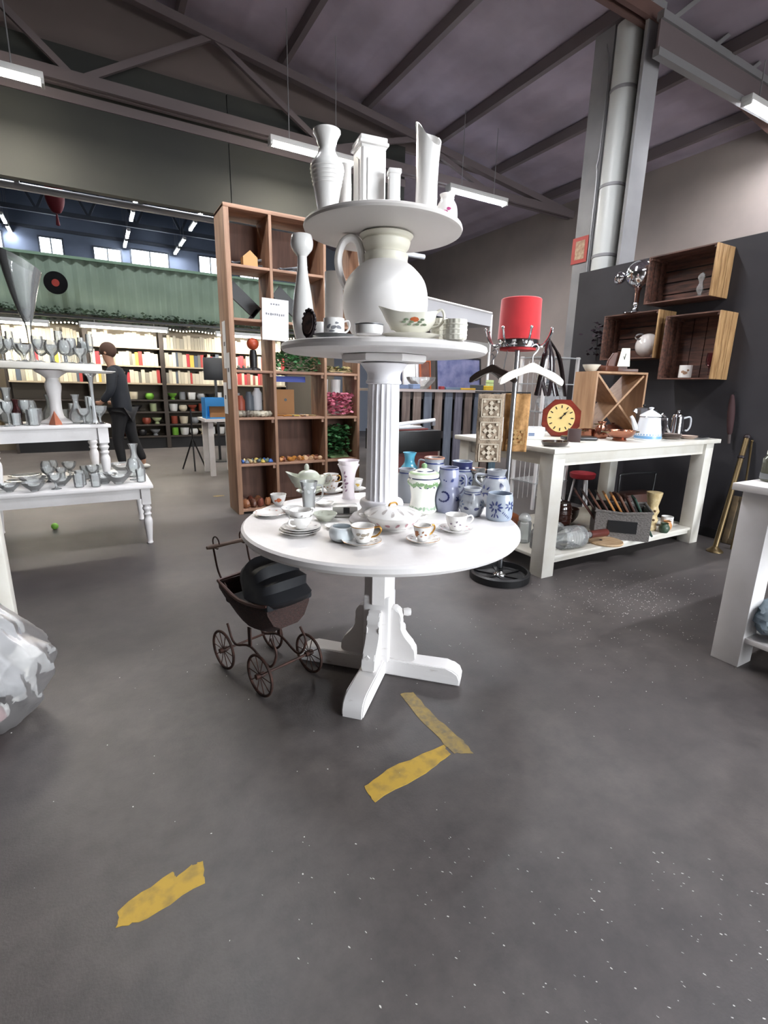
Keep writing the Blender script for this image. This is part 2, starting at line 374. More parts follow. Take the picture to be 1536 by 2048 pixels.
for x, lab in ((2.0, 'fluorescent light just above the top edge of the view over the clothes stand'), (.25, 'fluorescent light overhead between the display table and the glassware')): fixture(x, 3.62, 4.46, 1.3, lab, COOL, LAMP_W, G2)
for x, lab in ((6.4, 'fluorescent light over the near aisle by the wall'), (3.8, 'fluorescent light over the near white table'), (2.0, 'fluorescent light straight above the viewer')): fixture(x, -0.3, 4.46, 1.3, lab, COOL, LAMP_W, 'fluorescent lights over the near aisle')

# painted floor lines
YEL = mat('worn_yellow_line_paint', '#b8963a', 0.7, col2='#8b7440', scale=22, lo=0.45, hi=0.75, bump=0.1)
YEL2 = mat('rubbed_yellow_line_paint', '#97814c', 0.75, col2='#6f6452', scale=30, lo=0.4, hi=0.7, bump=0.1)
def paint(name, outline, label, m=YEL, jit=0.004, n=5):
    pts = []
    for i, p in enumerate(outline):
        q = outline[(i + 1) % len(outline)]
        for k in range(n):
            f = k / n; pts.append((p[0] + (q[0] - p[0]) * f + random.uniform(-jit, jit), p[1] + (q[1] - p[1]) * f + random.uniform(-jit, jit)))
    return pts
o = new('floor_marking', prism(paint('', [(-0.09, 1.147), (-0.026, 1.134), (0.124, 1.163), (0.131, 1.227), (0.1, 1.235), (0.057, 1.211), (0.05, 1.24), (-0.084, 1.193)], ''), 0, 0.0012), YEL)
tag(o, 'short yellow painted dash on the bare floor at lower left', 'floor marking')
t = thing('floor_marking', 'worn yellow painted corner mark on the floor before the pedestal feet', 'floor marking')
new('stripe', prism(paint('', [(0.664, 1.249), (0.666, 1.178), (0.887, 1.2), (1.02, 1.235), (1.03, 1.288), (0.775, 1.282)], ''), 0, 0.0012), YEL, t)
new('stripe', prism(paint('', [(1.035, 1.235), (1.1, 1.2), (1.11, 1.27), (1.098, 1.456), (1.112, 1.63), (1.048, 1.645), (1.032, 1.419), (1.035, 1.29)], ''), 0, 0.0012), YEL2, t)
for (x, y, z), lab in (((1.202, 6.159, 0.0), 'faint yellow paint patch on the floor beside the pine shelf unit'), ((1.1, 3.827, 0.0), 'small yellow paint patch on the floor below the round table rim')):
    o = new('floor_marking', prism(paint('', ngon(6, 0.075, 0.3, 1, 0.5), '', jit=0.01, n=2), 0, 0.0012), YEL2, None, (x, y, 0)); tag(o, lab, 'floor marking')

# white crumbs and slivers scattered over the screed: nobody could count them
bm = bmesh.new()
def chip(x, y, s, a=None, asp=None):
    a = random.uniform(0, PI) if a is None else a; asp = asp or random.uniform(0.35, 1)
    ca, sa = math.cos(a), math.sin(a); P = []
    for k in range(5):
        t = 2 * PI * k / 5 + random.uniform(-.3, .3); u, v = s * math.cos(t), s * asp * math.sin(t); P.append((x + u * ca - v * sa, y + u * sa + v * ca))
    prism(P, 0.0002, 0.0012, bm)
for i in range(330):     # aisle in the foreground right
    u, v = random.random(), random.random()
    x = 0.25 + 1.3 * u ** 0.8; y = 0.12 + (1.1 - 0.55 * u) * v
    if y < 0.02: continue
    chip(x, y - 0.55 * u * 0.4, random.uniform(0.0012, 0.0042), R(-62) + random.uniform(-.3, .3), random.uniform(0.15, 0.5))
for i in range(420):     # spill between the two white tables
    x = random.gauss(2.95, 0.32); y = random.gauss(1.82, 0.2); chip(x, y, random.uniform(0.001, 0.0042))
for i in range(160): chip(random.uniform(1.5, 3.4), random.uniform(1.0, 2.2), random.uniform(0.0008, 0.0025))
for i in range(60): chip(random.uniform(-.5, 1.6), random.uniform(0.9, 2.6), random.uniform(0.0008, 0.003))
o = new('floor_crumbs', bm, mat('white_crumbs', '#d8d6d2', 0.6)); o['kind'] = 'stuff'
tag(o, 'white crumbs and slivers scattered over the dark floor', 'crumbs')

# ================================================================== ROUND TIERED DISPLAY TABLE
random.seed(11)
TX, TY = 1.072, 1.881
t = thing('pedestal_table', 'white round pedestal table with cross feet, topped by a fluted column', 'table', (TX, TY, 0))
prof = [(0, 0.705), (0.585, 0.705), (0.606, 0.712), (0.614, 0.725), (0.612, 0.742), (0.602, 0.75), (0, 0.75)]
new('tabletop', lathe(prof, 72), WHITE, t)
new('apron_block', B(-0.17, 0.17, -0.05, 0.05, 0.66, 0.705, 0.004), WHITE, t, rot=(0, 0, R(45)))
new('apron_block', B(-0.05, 0.05, -0.17, 0.17, 0.66, 0.705, 0.004), WHITE, t, rot=(0, 0, R(45)))
new('shaft', prism(ngon(8, 0.074, PI / 8), 0.36, 0.68, bev=0.003), WHITE, t, rot=(0, 0, R(10)))
new('hub', B(-0.062, 0.062, -0.062, 0.062, 0.07, 0.40, 0.008), WORN, t, rot=(0, 0, R(45)))
foot0 = br0 = None
for k in range(4):
    a = R(45 + 90 * k)
    if foot0 is None:
        pts = [(0.02, 0.0), (0.40, 0.0), (0.402, 0.03), (0.39, 0.058), (0.365, 0.074), (0.33, 0.08), (0.02, 0.08)]
        foot0 = new('foot', prism(pts, -0.047, 0.047, M=XZ, bev=0.006), WORN, t, (0, 0, 0), (0, 0, a))
        out = [(v.x, v.y) for v in spl([(0.055, 0.08), (0.17, 0.08), (0.182, 0.11), (0.172, 0.15), (0.13, 0.2), (0.108, 0.25), (0.112, 0.29), (0.096, 0.325), (0.07, 0.335), (0.055, 0.33)], 4)]
        br0 = new('bracket', prism(out, -0.03, 0.03, M=XZ, bev=0.004), WHITE, t, (0, 0, 0), (0, 0, a))
    else:
        share(foot0, t, rot=(0, 0, a)); share(br0, t, rot=(0, 0, a))
new('peg', lathe([(0, 0), (0.017, 0), (0.02, 0.02), (0.016, 0.035), (0, 0.037)], 14), WHITE, t, (0.115 * math.cos(R(-30)), 0.115 * math.sin(R(-30)), 0.30), (0, PI / 2, R(-30)))
new('diamond_boss', prism([(-0.012, 0), (0, -0.012), (0.012, 0), (0, 0.012)], 0, 0.008, M=XZ), WHITE, t, (0.188 * math.cos(R(225)), 0.188 * math.sin(R(225)), 0.16), (0, 0, R(-45)))
new('price_tag', B(-0.035, 0.035, -0.002, 0.002, -0.045, 0.0), mat('dark_brown_tag', '#2c2120', 0.6), t, (-0.335, -0.175, 0.705), (0, 0, R(-30)))

# fluted column and the two upper tiers
COLW = mat('column_white', '#e8e6ea', 0.5)
t = thing('display_column', 'white fluted column standing on the round table, carrying the middle tier', 'column', (TX, TY, 0.75))
new('base', lathe(smooth_prof([(0.0, 0), (0.135, 0), (0.138, 0.012), (0.128, 0.026), (0.108, 0.034), (0.092, 0.05), (0.09, 0.06), (0.098, 0.075), (0.094, 0.092), (0.08, 0.098), (0.0, 0.1)], 3), 48), COLW, t)
def flute(th, r, z): return r - 0.0065 * abs(math.sin(th * 10)) ** 0.7
new('fluted_shaft', lathe([(0, 0.095), (0.073, 0.095), (0.072, 0.13), (0.068, 0.55), (0.0665, 0.6), (0, 0.6)], 160, wob=lambda th, r, z: flute(th, r, z) if 0.1 < z < 0.599 else r), COLW, t)
new('capital', lathe(smooth_prof([(0.0, 0.592), (0.068, 0.594), (0.075, 0.605), (0.07, 0.615), (0.072, 0.64), (0.09, 0.665), (0.092, 0.68), (0.0, 0.683)], 3), 48), COLW, t)
new('octagon_plate', prism(ngon(8, 0.185, PI / 8), 0.683, 0.71, bev=0.004), WHITE, t, rot=(0, 0, R(-30)))
o = new('tier_disc', lathe([(0, 0), (0.405, 0), (0.418, 0.006), (0.424, 0.018), (0.42, 0.03), (0.41, 0.035), (0, 0.035)], 80), WHITE, None, (TX, TY, 1.462))
tag(o, 'white round middle tier disc carried by the fluted column', 'shelf')
MZ = 1.498

# big white jug that carries the top tier
t = thing('jug', 'big round matte white jug with a loop handle, carrying the top disc', 'jug', (TX, TY, MZ))
jp = smooth_prof([(0.0, 0), (0.10, 0.0), (0.108, 0.01), (0.145, 0.06), (0.17, 0.13), (0.172, 0.19), (0.155, 0.25), (0.115, 0.295), (0.088, 0.315), (0.08, 0.33)], 4)
new('body', lathe(jp + [(0, 0.33)], 48), MATTEP, t)
new('neck', lathe(smooth_prof([(0.0, 0.305), (0.08, 0.308), (0.086, 0.325), (0.088, 0.345), (0.078, 0.351), (0.08, 0.357), (0.09, 0.37), (0.096, 0.392), (0.09, 0.398), (0.098, 0.403), (0.1, 0.418), (0.0, 0.42)], 3), 44), mat('cream_ceramic', '#d9d5c6', 0.45), t)
hd = Vector((-0.866, 0.5, 0))
new('handle', tube(spl([hd * a + Vector((0, 0, z)) for a, z in ((0.135, 0.165), (0.16, 0.215), (0.187, 0.285), (0.19, 0.34), (0.17, 0.39), (0.135, 0.405), (0.107, 0.38), (0.095, 0.32), (0.09, 0.29))], 6), [0.007 + 0.012 * min(1, i / 12) for i in range(49)], 12, flat=0.8), MATTEP, t)
o = new('tier_disc', lathe([(0, 0), (0.296, 0), (0.309, 0.004), (0.312, 0.012), (0.309, 0.02), (0.3, 0.024), (0, 0.024)], 72), mat('grey_white_board', '#cfcac6', 0.5), None, (TX - 0.012, TY + 0.007, 1.919))
tag(o, 'white round top tier disc resting on the jug neck', 'shelf')
UZ = 1.944

# ---- top tier vases
def lath(name, label, cat, P, prof, m, hollow=0.004, seg=32, group=None, wob=None, part='body', rz=0):
    x, y, z = P[:3]; t = thing(name, label, cat, (x, y, z), rz, group)
    new(part, lathe(vessel(prof, hollow) if hollow else prof, seg, wob=wob), m, t); return t
def sc(prof, h, w):
    mr = max(r for r, z in prof); mz = max(z for r, z in prof); return [(r / mr * w / 2, z / mz * h) for r, z in prof]
r0 = 2.165
P = (0.831, 1.907, 1.944, 0.281, 0.122)
pv = smooth_prof(sc([(0.55, 0), (0.6, 0.3), (0.85, 1.3), (1.0, 1.9), (0.97, 2.15), (0.62, 2.5), (0.5, 2.75), (0.62, 3.1), (0.8, 3.35), (0.82, 3.45)], P[3], P[4]), 4)
t = lath('vase', 'white baluster vase with flared mouth, leftmost on the top tier', 'vase', P, pv, PORC)
for k in range(5): new('relief_ring', lathe([(rad_at(pv, P[3] * (0.38 + 0.045 * k)) - 0.001, P[3] * (0.38 + 0.045 * k) - 0.004), (rad_at(pv, P[3] * (0.38 + 0.045 * k)) + 0.002, P[3] * (0.38 + 0.045 * k)), (rad_at(pv, P[3] * (0.38 + 0.045 * k)) - 0.001, P[3] * (0.38 + 0.045 * k) + 0.004)], 32), PORC, t)
P = (1.008, 1.91, 1.944, 0.289, 0.162)
h, wd = P[3], P[4] * 0.62
t = thing('vase', 'tall square white vase with stepped collar in the middle of the top tier', 'vase', P[:3], R(-8))
new('body', prism([(-wd / 2, -wd * .42), (wd * -.42, -wd / 2), (wd * .42, -wd / 2), (wd / 2, -wd * .42), (wd / 2, wd * .42), (wd * .42, wd / 2), (-wd * .42, wd / 2), (-wd / 2, wd * .42)], 0, h * 0.86), PORC, t)
for z0, z1, s in ((0.86, 0.9, 1.0), (0.9, 0.94, 1.16), (0.94, 1.0, 1.06)): new('collar', B(-wd / 2 * s, wd / 2 * s, -wd / 2 * s, wd / 2 * s, h * z0, h * z1, 0.004), PORC, t)
for a in range(4):
    new('relief_panel', prism([(-wd * .28, h * .12), (wd * .28, h * .12), (wd * .28, h * .74), (0, h * .8), (-wd * .28, h * .74)], wd / 2 - 0.001, wd / 2 + 0.004, M=XZ, bev=0.002), PORC, t, rot=(0, 0, a * PI / 2))
P = (1.061, 1.812, 1.944, 0.174, 0.06)
t = thing('vase', 'small white square vase in front of the tall square one', 'vase', P[:3], R(-20)); h, wd = P[3], P[4] * 0.72
new('body', B(-wd / 2, wd / 2, -wd / 2, wd / 2, 0, h * .93, 0.005), PORC, t); new('rim', B(-wd * .57, wd * .57, -wd * .57, wd * .57, h * .9, h, 0.004), PORC, t)
P = (1.01, 2.133, 1.944, 0.284, 0.055)
lath('vase', 'narrow white cylinder vase behind the baluster and square vases', 'vase', P, sc([(0.95, 0), (1, 0.1), (0.96, 3), (1, 3.1)], P[3], P[4]), PORC)
P = (1.204, 1.805, 1.944, 0.321, 0.097)
h, rr = P[3], P[4] / 2
t = thing('vase', 'tall white tube vase with a slanting wavy mouth', 'vase', P[:3])
def slant(bm):
    for v in bm.verts:
        if v.co.z > h * 0.5:
            th = math.atan2(v.co.y, v.co.x); u = (v.co.z / h - 0.5) / 0.5
            v.co.z += u * (-0.04 * math.cos(th + 1.2) + 0.012 * math.cos(2 * th)); 
            s = 1 + 0.12 * u * u * abs(math.cos(th + 0.5)); v.co.x *= s; v.co.y *= s
    return bm
new('body', slant(lathe(vessel([(rr * .85, 0), (rr * .88, h * .1), (rr * .86, h * .5), (rr * .88, h * .75), (rr * .9, h * .9), (rr * .93, h)], 0.004), 40)), PORC, t)
P = (1.347, 1.864, 1.944, 0.159, 0.091)
pv = smooth_prof(sc([(0.5, 0), (0.85, 0.3), (1, 0.8), (0.9, 1.3), (0.6, 1.6), (0.7, 1.8)], P[3], P[4]), 4)
t = lath('ginger_pot', 'small white pot with a pink flower at the right rim of the top tier', 'pot', P, pv, PORC)
decal('painted_flower', pv, faceC(*P[:2]) - 0.2, [(0, P[3] * .5, .03, .024, .4), (.4, P[3] * .6, .018, .012, .1), (-.4, P[3] * .4, .018, .012, .9)], mat('magenta_transfer', '#b2477e', 0.4), t)

# ---- middle tier
P = (0.734, 1.925, 1.498, 0.377, 0.084)
pv = smooth_prof(sc([(0.7, 0), (0.75, 0.15), (0.98, 1.0), (1.0, 1.5), (0.8, 2.6), (0.5, 3.8), (0.42, 4.6), (0.46, 4.75), (0.9, 5.1), (1.0, 5.45), (0.92, 5.75), (0.86, 5.85)], P[3], P[4]), 4)
t = lath('vase', 'tall slim white bottle vase with a bulbous cup mouth at left of the jug', 'vase', P, pv, PORC)
P = (0.966, 2.153, 1.498, 0.316, 0.08)
lath('vase', 'plain white cylinder vase half hidden behind the big jug', 'vase', P, sc([(0.95, 0), (1, 0.1), (1, 3), (0.98, 3.05)], P[3], P[4]), PORC)
P = (0.696, 1.768, 1.498, 0.098, 0.054)
t = thing('plaque', 'small dark oval plaque with rippled rim leaning by the bottle vase', 'plaque', P[:3], R(-58))
new('rim', prism(ngon(40, P[3] / 2, 0, .55, 1), -.006, .006, M=XZ), mat('dark_bronze', '#2a2224', 0.4, 0.4), t, (0, 0, P[3] / 2), (R(-10), 0, 0))
new('inlay', prism(ngon(32, P[3] / 2 * .78, 0, .55, 1), .006, .009, M=XZ), mat('brown_picture', '#5d4a42', 0.4, col2='#2f2a2c', scale=60), t, (0, 0, P[3] / 2), (R(-10), 0, 0))
for q in range(16):
    a = 2 * PI * q / 16; new('rim_bead', ball(.006, 8, 5), mat('dark_bronze', '#2a2224'), t, (P[3] / 2 * .55 * math.cos(a), 0, P[3] / 2 + P[3] / 2 * math.sin(a) * .97))
def cup(label, P, r=0.04, h=0.055, m=PORC, hang=0.0, dec=None, prof=None, name='teacup', group=None, trim=None):
    pv = prof or smooth_prof([(r * .5, 0), (r * .56, h * .06), (r * .52, h * .1), (r * .72, h * .3), (r * .9, h * .65), (r, h)], 3)
    t = thing(name, label, 'cup', P[:3], 0, group)
    new('body', lathe(vessel(pv, 0.0025), 28), m, t)
    d = Vector((math.cos(hang), math.sin(hang), 0)); rm, rt, rb = rad_at(pv, h * .5), rad_at(pv, h * .88), rad_at(pv, h * .25)
    new('handle', tube(spl([d * (rt - .002) + Vector((0, 0, h * .86)), d * (rt + r * .4) + Vector((0, 0, h * .92)), d * (rt + r * .55) + Vector((0, 0, h * .7)), d * (rm + r * .35) + Vector((0, 0, h * .4)), d * (rb - .002) + Vector((0, 0, h * .27))], 4), 0.0035, 8), trim or m, t)
    if dec: 
        its, dm = dec; decal('painted_motif', pv, faceC(*P[:2]), [(a, z * h, l, w_, an) for a, z, l, w_, an in its], dm, t)
    if trim: band('gilt_rim', pv, h * .95, h * .995, trim, t)
    return t
def saucer(label, P, r, m=PORC, h=0.016, dec=None, name='saucer', cat='saucer', group=None, rim=None):
    t = thing(name, label, cat, P[:3], 0, group)
    pv = smooth_prof([(r * .55, 0), (r * .6, h * .15), (r * .85, h * .6), (r, h)], 3)
    new('dish', lathe([(0, 0)] + pv + [(r * .985, h * 1.05), (r * .82, h * .72), (r * .5, h * .3), (0, h * .3)], 36), m, t)
    if dec:
        bm = bmesh.new()
        for k in range(10):
            a = 2 * PI * k / 10 + random.uniform(-.2, .2); q = random.uniform(.72, .9) * r
            lathe([(0, 0.0012), (random.uniform(.05, .09) * r, 0)], 7, bm, Matrix.Translation((q * math.cos(a), q * math.sin(a), h * (.30 + (q / r - .5) * 1.45))))
        new('painted_sprigs', bm, dec, t)
    if rim: new('gilt_rim', lathe([(r * .97, h * .97), (r * 1.003, h), (r * .985, h * 1.07)], 36), rim, t)
    return t
MUGP = [(0.9, 0), (1, 0.05), (1, 1.0)]
P = (0.786, 1.752, 1.498, 0.077, 0.102)
saucer('clear glass saucer under the printed mug on the middle tier', (P[0], P[1], MZ), .075, GLASSB)
cup('white mug with grey print, on a glass saucer on the middle tier', (P[0], P[1], MZ + .006), .038, .066, PORC, R(-10), ([(0, .5, .02, .012, .3), (.5, .5, .02, .012, -.3), (-.5, .55, .02, .01, .8), (.3, .72, .015, .008, 0), (-.2, .3, .02, .008, 0)], INK), [(r * .038, z * .066) for r, z in MUGP], 'mug')
P = (0.797, 1.911, 1.498, 0.102, 0.035)
cup('small white beaker between the bottle vase and the printed mug', (P[0], P[1], MZ), .026, .075, PORC, R(150), None, [(r * .024, z * .075) for r, z in MUGP], 'beaker')
P = (0.797, 1.501, 1.498, 0.031, 0.091)
pv = [(P[4] / 2 * .9, 0), (P[4] / 2, .008), (P[4] / 2, P[3])]
t = lath('bowl', 'low white bowl with a silver rim at the front of the middle tier', 'bowl', (P[0], P[1], MZ), pv, PORC)
new('silver_rim', lathe([(P[4] / 2 + .0005, P[3] - .005), (P[4] / 2 + .002, P[3] - .001), (P[4] / 2 - .003, P[3] + .001)], 36), STEEL, t)
def sauceboat(label, P, L, W, H, rz, m, dec=None, lid=False, name='sauce_boat'):
    t = thing(name, label, 'sauce boat', P[:3], rz); bm = bmesh.new(); N = 28; rings = []
    for zf, s in ((0, .42), (.06, .46), (.12, .4), (.3, .72), (.6, .95), (.85, 1.0), (1, 1.06)):
        ring = []
        for k in range(N):
            a = 2 * PI * k / N; c = math.cos(a)
            x = L / 2 * s * c; y = W / 2 * s * math.sin(a); z = H * zf
            if zf > .5: z += H * (.32 * max(0, -c) ** 3 + .14 * max(0, c) ** 2) * (zf - .5) * 2; x += -L * .14 * max(0, -c) ** 4 * (zf - .5) * 2
            ring.append(bm.verts.new((x, y, z)))
        rings.append(ring)
    for a, b in zip(rings, rings[1:]):
        for k in range(N): bm.faces.new((a[k], a[(k + 1) % N], b[(k + 1) % N], b[k]))
    bm.faces.new(rings[0][::-1])
    inn = [bm.verts.new((v.co.x * .95, v.co.y * .93, v.co.z - .001)) for v in rings[-1]]; low = [bm.verts.new((v.co.x * .6, v.co.y * .6, H * .3)) for v in rings[-1]]
    for a, b in ((rings[-1], inn), (inn, low)):
        for k in range(N): bm.faces.new((a[k], a[(k + 1) % N], b[(k + 1) % N], b[k]))
    bm.faces.new(low); new('bowl', bm, m, t, ang=60)
    new('handle', tube(spl([(L * .44, 0, H * 1.0), (L * .6, 0, H * 1.2), (L * .66, 0, H * .85), (L * .55, 0, H * .5), (L * .38, 0, H * .45)], 4), .005, 8), m, t)
    if dec:
        bm = bmesh.new()
        b2 = bmesh.new()
        for k in range(9):
            a = -PI / 2 + (k - 3) * .11; zf = .6 + .12 * math.sin(k * 2.1); c = math.cos(a)
            lathe([(0, .0015), (.012 if k == 4 else .006, 0)], 8, bm if k == 4 else b2, Matrix.Translation((L / 2 * .96 * c, W / 2 * (.955) * math.sin(a) - .002, H * zf)) @ Matrix.Rotation(PI / 2, 4, 'X') @ Matrix.Diagonal((1.3, .7, 1, 1)))
        new('painted_rose', bm, dec, t); q = new('painted_leaves', b2, LEAFD, t); q['kind'] = 'stuff'
    return t
P = (1.001, 1.568, 1.498, 0.099, 0.17)
o = saucer('oval cream stand under the floral sauce boat', (P[0], P[1], MZ), .105, PORC2, .016); o.scale = (1, .8, 1); o.rotation_euler = (0, 0, R(-30))
sauceboat('cream sauce boat with an orange rose on the middle tier', (P[0], P[1], MZ + .007), .175, .1, .078, R(-30), PORC2, ROSED)
ribm = lambda th, r, z: r * (1 + 0.02 * math.cos(14 * th))
for px, yb, r_, lab in (((1.149, 1.6, 1.498, 0.084, 0.064), 0, .035, 'left one of two cream ribbed mugs behind the sauce boat'), ((1.128, 1.479, 1.498, 0.067, 0.07), 0, .042, 'right one of two cream ribbed mugs at the middle tier rim')):
    t = thing('ribbed_mug', lab, 'cup', (px[0], px[1], MZ)); h = px[3]
    new('body', lathe(vessel([(r_ * .9, 0), (r_, .006), (r_, h * .5), (r_ * .97, h)], .003), 84, wob=ribm), PORC2, t)
    for z in (.25, .5, .75): new('groove_ring', lathe([(r_ * 1.01, h * z - .003), (r_ * 1.045, h * z), (r_ * 1.01, h * z + .003)], 40), PORC2, t)

# ---- stoneware and china on the round table (top at 0.75 m)
TZ = 0.7505
def jug(label, P, prof, m, hang=None, dec=(), bands=(), name='stoneware_jug', cat='jug', rimm=None, spout=False, hm=None, hz=(.88, .45)):
    h, wd = P[3], P[4]; pv = smooth_prof(sc(prof, h, wd), 4); t = thing(name, label, cat, (P[0], P[1], TZ))
    bm = lathe(vessel(pv, .005), 40); f = faceC(P[0], P[1])
    if spout is not False:
        for v in bm.verts:
            if v.co.z > h * .84:
                th = math.atan2(v.co.y, v.co.x) - (f + spout); k = max(0, math.cos(th)) ** 8 * (v.co.z / h - .84) / .16
                q = 1 + .38 * k; v.co.x *= q; v.co.y *= q; v.co.z += .012 * k
    new('body', bm, m, t)
    if hang is not None:
        d = Vector((math.cos(f + hang), math.sin(f + hang), 0)); ra, rb = rad_at(pv, h * hz[0]), rad_at(pv, h * hz[1]); q = wd * .2
        new('handle', tube(spl([d * (ra - .004) + Vector((0, 0, h * hz[0])), d * (max(ra, rb) * .9 + q) + Vector((0, 0, h * (hz[0] + .02))), d * (max(ra, rb) + q) + Vector((0, 0, h * (hz[0] + hz[1]) / 2 + .005)), d * (rb + q * .35) + Vector((0, 0, h * (hz[1] + .06))), d * (rb - .004) + Vector((0, 0, h * hz[1]))], 5), wd * .06, 10, flat=.7), hm or m, t)
    for z0, z1, bmn in bands: band('painted_band', pv, h * z0, h * z1, bmn, t)
    if rimm: new('rim_glaze', lathe([(pv[-1][0] + .0015, h * .965), (pv[-1][0] + .002, h * .99), (pv[-1][0] - .003, h * 1.006), (pv[-1][0] - .007, h * .985)], 40), rimm, t)
    for its, dm in dec: decal('painted_motif', pv, f, [(a, z * h, l, w_, an) for a, z, l, w_, an in its], dm, t)
    return t
def rose(th, z, R0, n, l, w, rad):   # ring of petals around (th, z) fraction; rad = body radius, h known via z frac later
    return [(th + R0 * math.cos(2 * PI * k / n) / rad, z, l, w, 2 * PI * k / n) for k in range(n)]
def petals(th, z, h, rad, R0, n, l, w, a0=0.0, sweep=2 * PI):
    return [(th + R0 * math.cos(a0 + sweep * k / n) / rad, z + R0 * math.sin(a0 + sweep * k / n) / h, l, w, a0 + sweep * k / n) for k in range(n)]
# lidded jar
P = (1.335, 1.936, 0.75, 0.238, 0.159)
h, wd = P[3], P[4]; pv = smooth_prof([(wd * .40, 0), (wd * .44, .012), (wd * .40, .03), (wd * .37, h * .3), (wd * .42, h * .5), (wd * .50, h * .62), (wd * .47, h * .68), (wd * .42, h * .72)], 4)
t = thing('lidded_jar', 'white lidded jar with green leaf garland, blue band and green knob', 'jar', (P[0], P[1], TZ)); f = faceC(P[0], P[1])
new('body', lathe([(0, 0)] + pv + [(0, h * .72)], 44), mat('warm_white_glaze', '#e9ebe0', .2, coat=.4), t)
lp = smooth_prof([(wd * .43, h * .705), (wd * .46, h * .72), (wd * .45, h * .79), (wd * .3, h * .84), (wd * .1, h * .885), (wd * .05, h * .9)], 4)
l = new('lid', lathe([(0, h * .705)] + lp + [(0, h * .9)], 44), mat('warm_white_glaze', '#e9ebe0'), t)
new('knob', ball(wd * .09, 16, 10, c=(0, 0, h * .93)), LEAFG, l); new('blue_line', lathe([(wd * .315, h * .838), (wd * .3, h * .8445), (wd * .27, h * .852)], 44), NAVY, l); new('green_wash', lathe([(wd * .455, h * .785), (wd * .44, h * .8), (wd * .38, h * .822)], 44), mat('pale_green_wash', '#b9d0a8', .3), l)
band('blue_band', pv, h * .69, h * .715, NAVY, t)
decal('leaf_garland', pv, f, [(.26 * k - 1.4, h * (.585 + .02 * math.sin(k * 1.7)), .028, .018, k * 1.3) for k in range(12)], LEAFG, t)
decal('dark_leaflets', pv, f, [(.5 * k - 1.2, h * .53, .014, .006, .5 if k % 2 else -.5) for k in range(6)], NAVY, t)
decal('leaf_foot', pv, f, [(.3 * k - 1.4, h * .1, .022, .012, k * .9) for k in range(11)], mat('sage_glaze', '#9db39a', .3), t)
# others, from the back to the front
P = (1.51, 2.338, 0.75, 0.23, 0.108)
jug('small turquoise vase with flared rim behind the grey jar', P, [(.6, 0), (.9, .8), (1, 1.6), (.95, 2), (.55, 2.5), (.55, 3), (.72, 3.3)], mat('turquoise_glaze', '#4f9cb5', .25, coat=.3), None, (), (), 'vase', 'vase')
P = (1.373, 2.147, 0.75, 0.176, 0.12)
jug('plain grey stoneware jar with a thin blue neck line beside the fluted column', P, [(.72, 0), (.85, .4), (1, 1.6), (.95, 2.4), (.72, 3.1), (.66, 3.3), (.74, 3.6)], mat('plain_grey_glaze', '#8f949c', .35), None, (), ((.875, .9, BLUE),), 'stoneware_jar', 'jar')
P = (1.599, 2.223, 0.75, 0.214, 0.128)
jug('grey stoneware pot with brown rim and blue line behind the lidded jar', P, [(.8, 0), (.95, .8), (1, 1.8), (.9, 2.5), (.8, 2.8), (.86, 3.2)], STONE, R(-100), (), ((.84, .87, BLUE),), 'stoneware_pot', 'pot', mat('brown_glaze', '#a37258', .35))
P = (1.709, 2.114, 0.75, 0.201, 0.149)
pr_ = [(.72, 0), (.9, .6), (1, 1.5), (.95, 2.2), (.72, 2.8), (.7, 3.05), (.74, 3.4)]
jug('dark-necked blue and grey jug at the back of the stoneware', P, pr_, STONEP, None, ((petals(.35, .52, P[3], .05, .02, 8, .022, .010) + petals(-.5, .35, P[3], .05, .018, 7, .02, .008), BLUE),), ((.8, .99, NAVY), (.74, .77, BLUE)))
P = (1.77, 2.059, 0.75, 0.164, 0.104)
jug('small silver-grey jug with dark rings and brown rim', P, [(.8, 0), (.95, .6), (1, 1.3), (.85, 2), (.78, 2.3), (.88, 2.9)], mat('lustre_grey_glaze', '#8a8a86', .22, .3), None, (), ((.72, .76, BLACK), (.85, .88, BLACK), (.4, .45, BLACK)), 'stoneware_jug', 'jug', mat('brown_glaze', '#a37258'), spout=.5)
P = (1.445, 1.885, 0.75, 0.217, 0.131)
pr_ = [(.82, 0), (.95, .3), (1.0, .9), (.9, 1.6), (.74, 2.1), (.78, 2.6), (.8, 3.0), (.7, 3.5), (.7, 3.7)]
h = P[3]
curl = [(-.35 + .42 * math.cos(a), .38 + .022 * math.sin(a) / h, .015, .009, a + PI / 2) for a in [R(-130 + 26 * k) for k in range(10)]]
jug('tall lavender-grey jug with a large blue curl painted on its belly', P, pr_, STONEB, R(72), ((curl, NAVY), ([(.85, .34, .03, .006, .7), (.85, .34, .03, .006, -.6), (.8, .3, .025, .006, .1), (-.4, .74, .008, .008, 0), (-.2, .72, .007, .007, 0), (.3, .74, .02, .006, 1.2), (.42, .74, .02, .006, 1.2)], BLUE)), ((.96, .985, BLUE),), hz=(.82, .42))
P = (1.763, 1.902, 0.75, 0.18, 0.151)
pr_ = [(.72, 0), (.85, .3), (.98, 1.0), (1.0, 1.6), (.85, 2.2), (.64, 2.6), (.6, 2.8), (.64, 3.2)]
jug('large grey jug with blue neck bands, behind the small flowered pot', P, pr_, STONE, R(-78), ((petals(-.75, .42, P[3], .05, .022, 7, .022, .009) + [(-.7, .36, .05, .008, .2)], BLUE), ([(.45, .6, .02, .03, 0), (.55, .55, .03, .012, 1.3)], NAVY)), ((.78, .815, BLUE), (.845, .865, BLUE)), spout=.75, hz=(.85, .55))
P = (1.502, 1.771, 0.75, 0.133, 0.118)
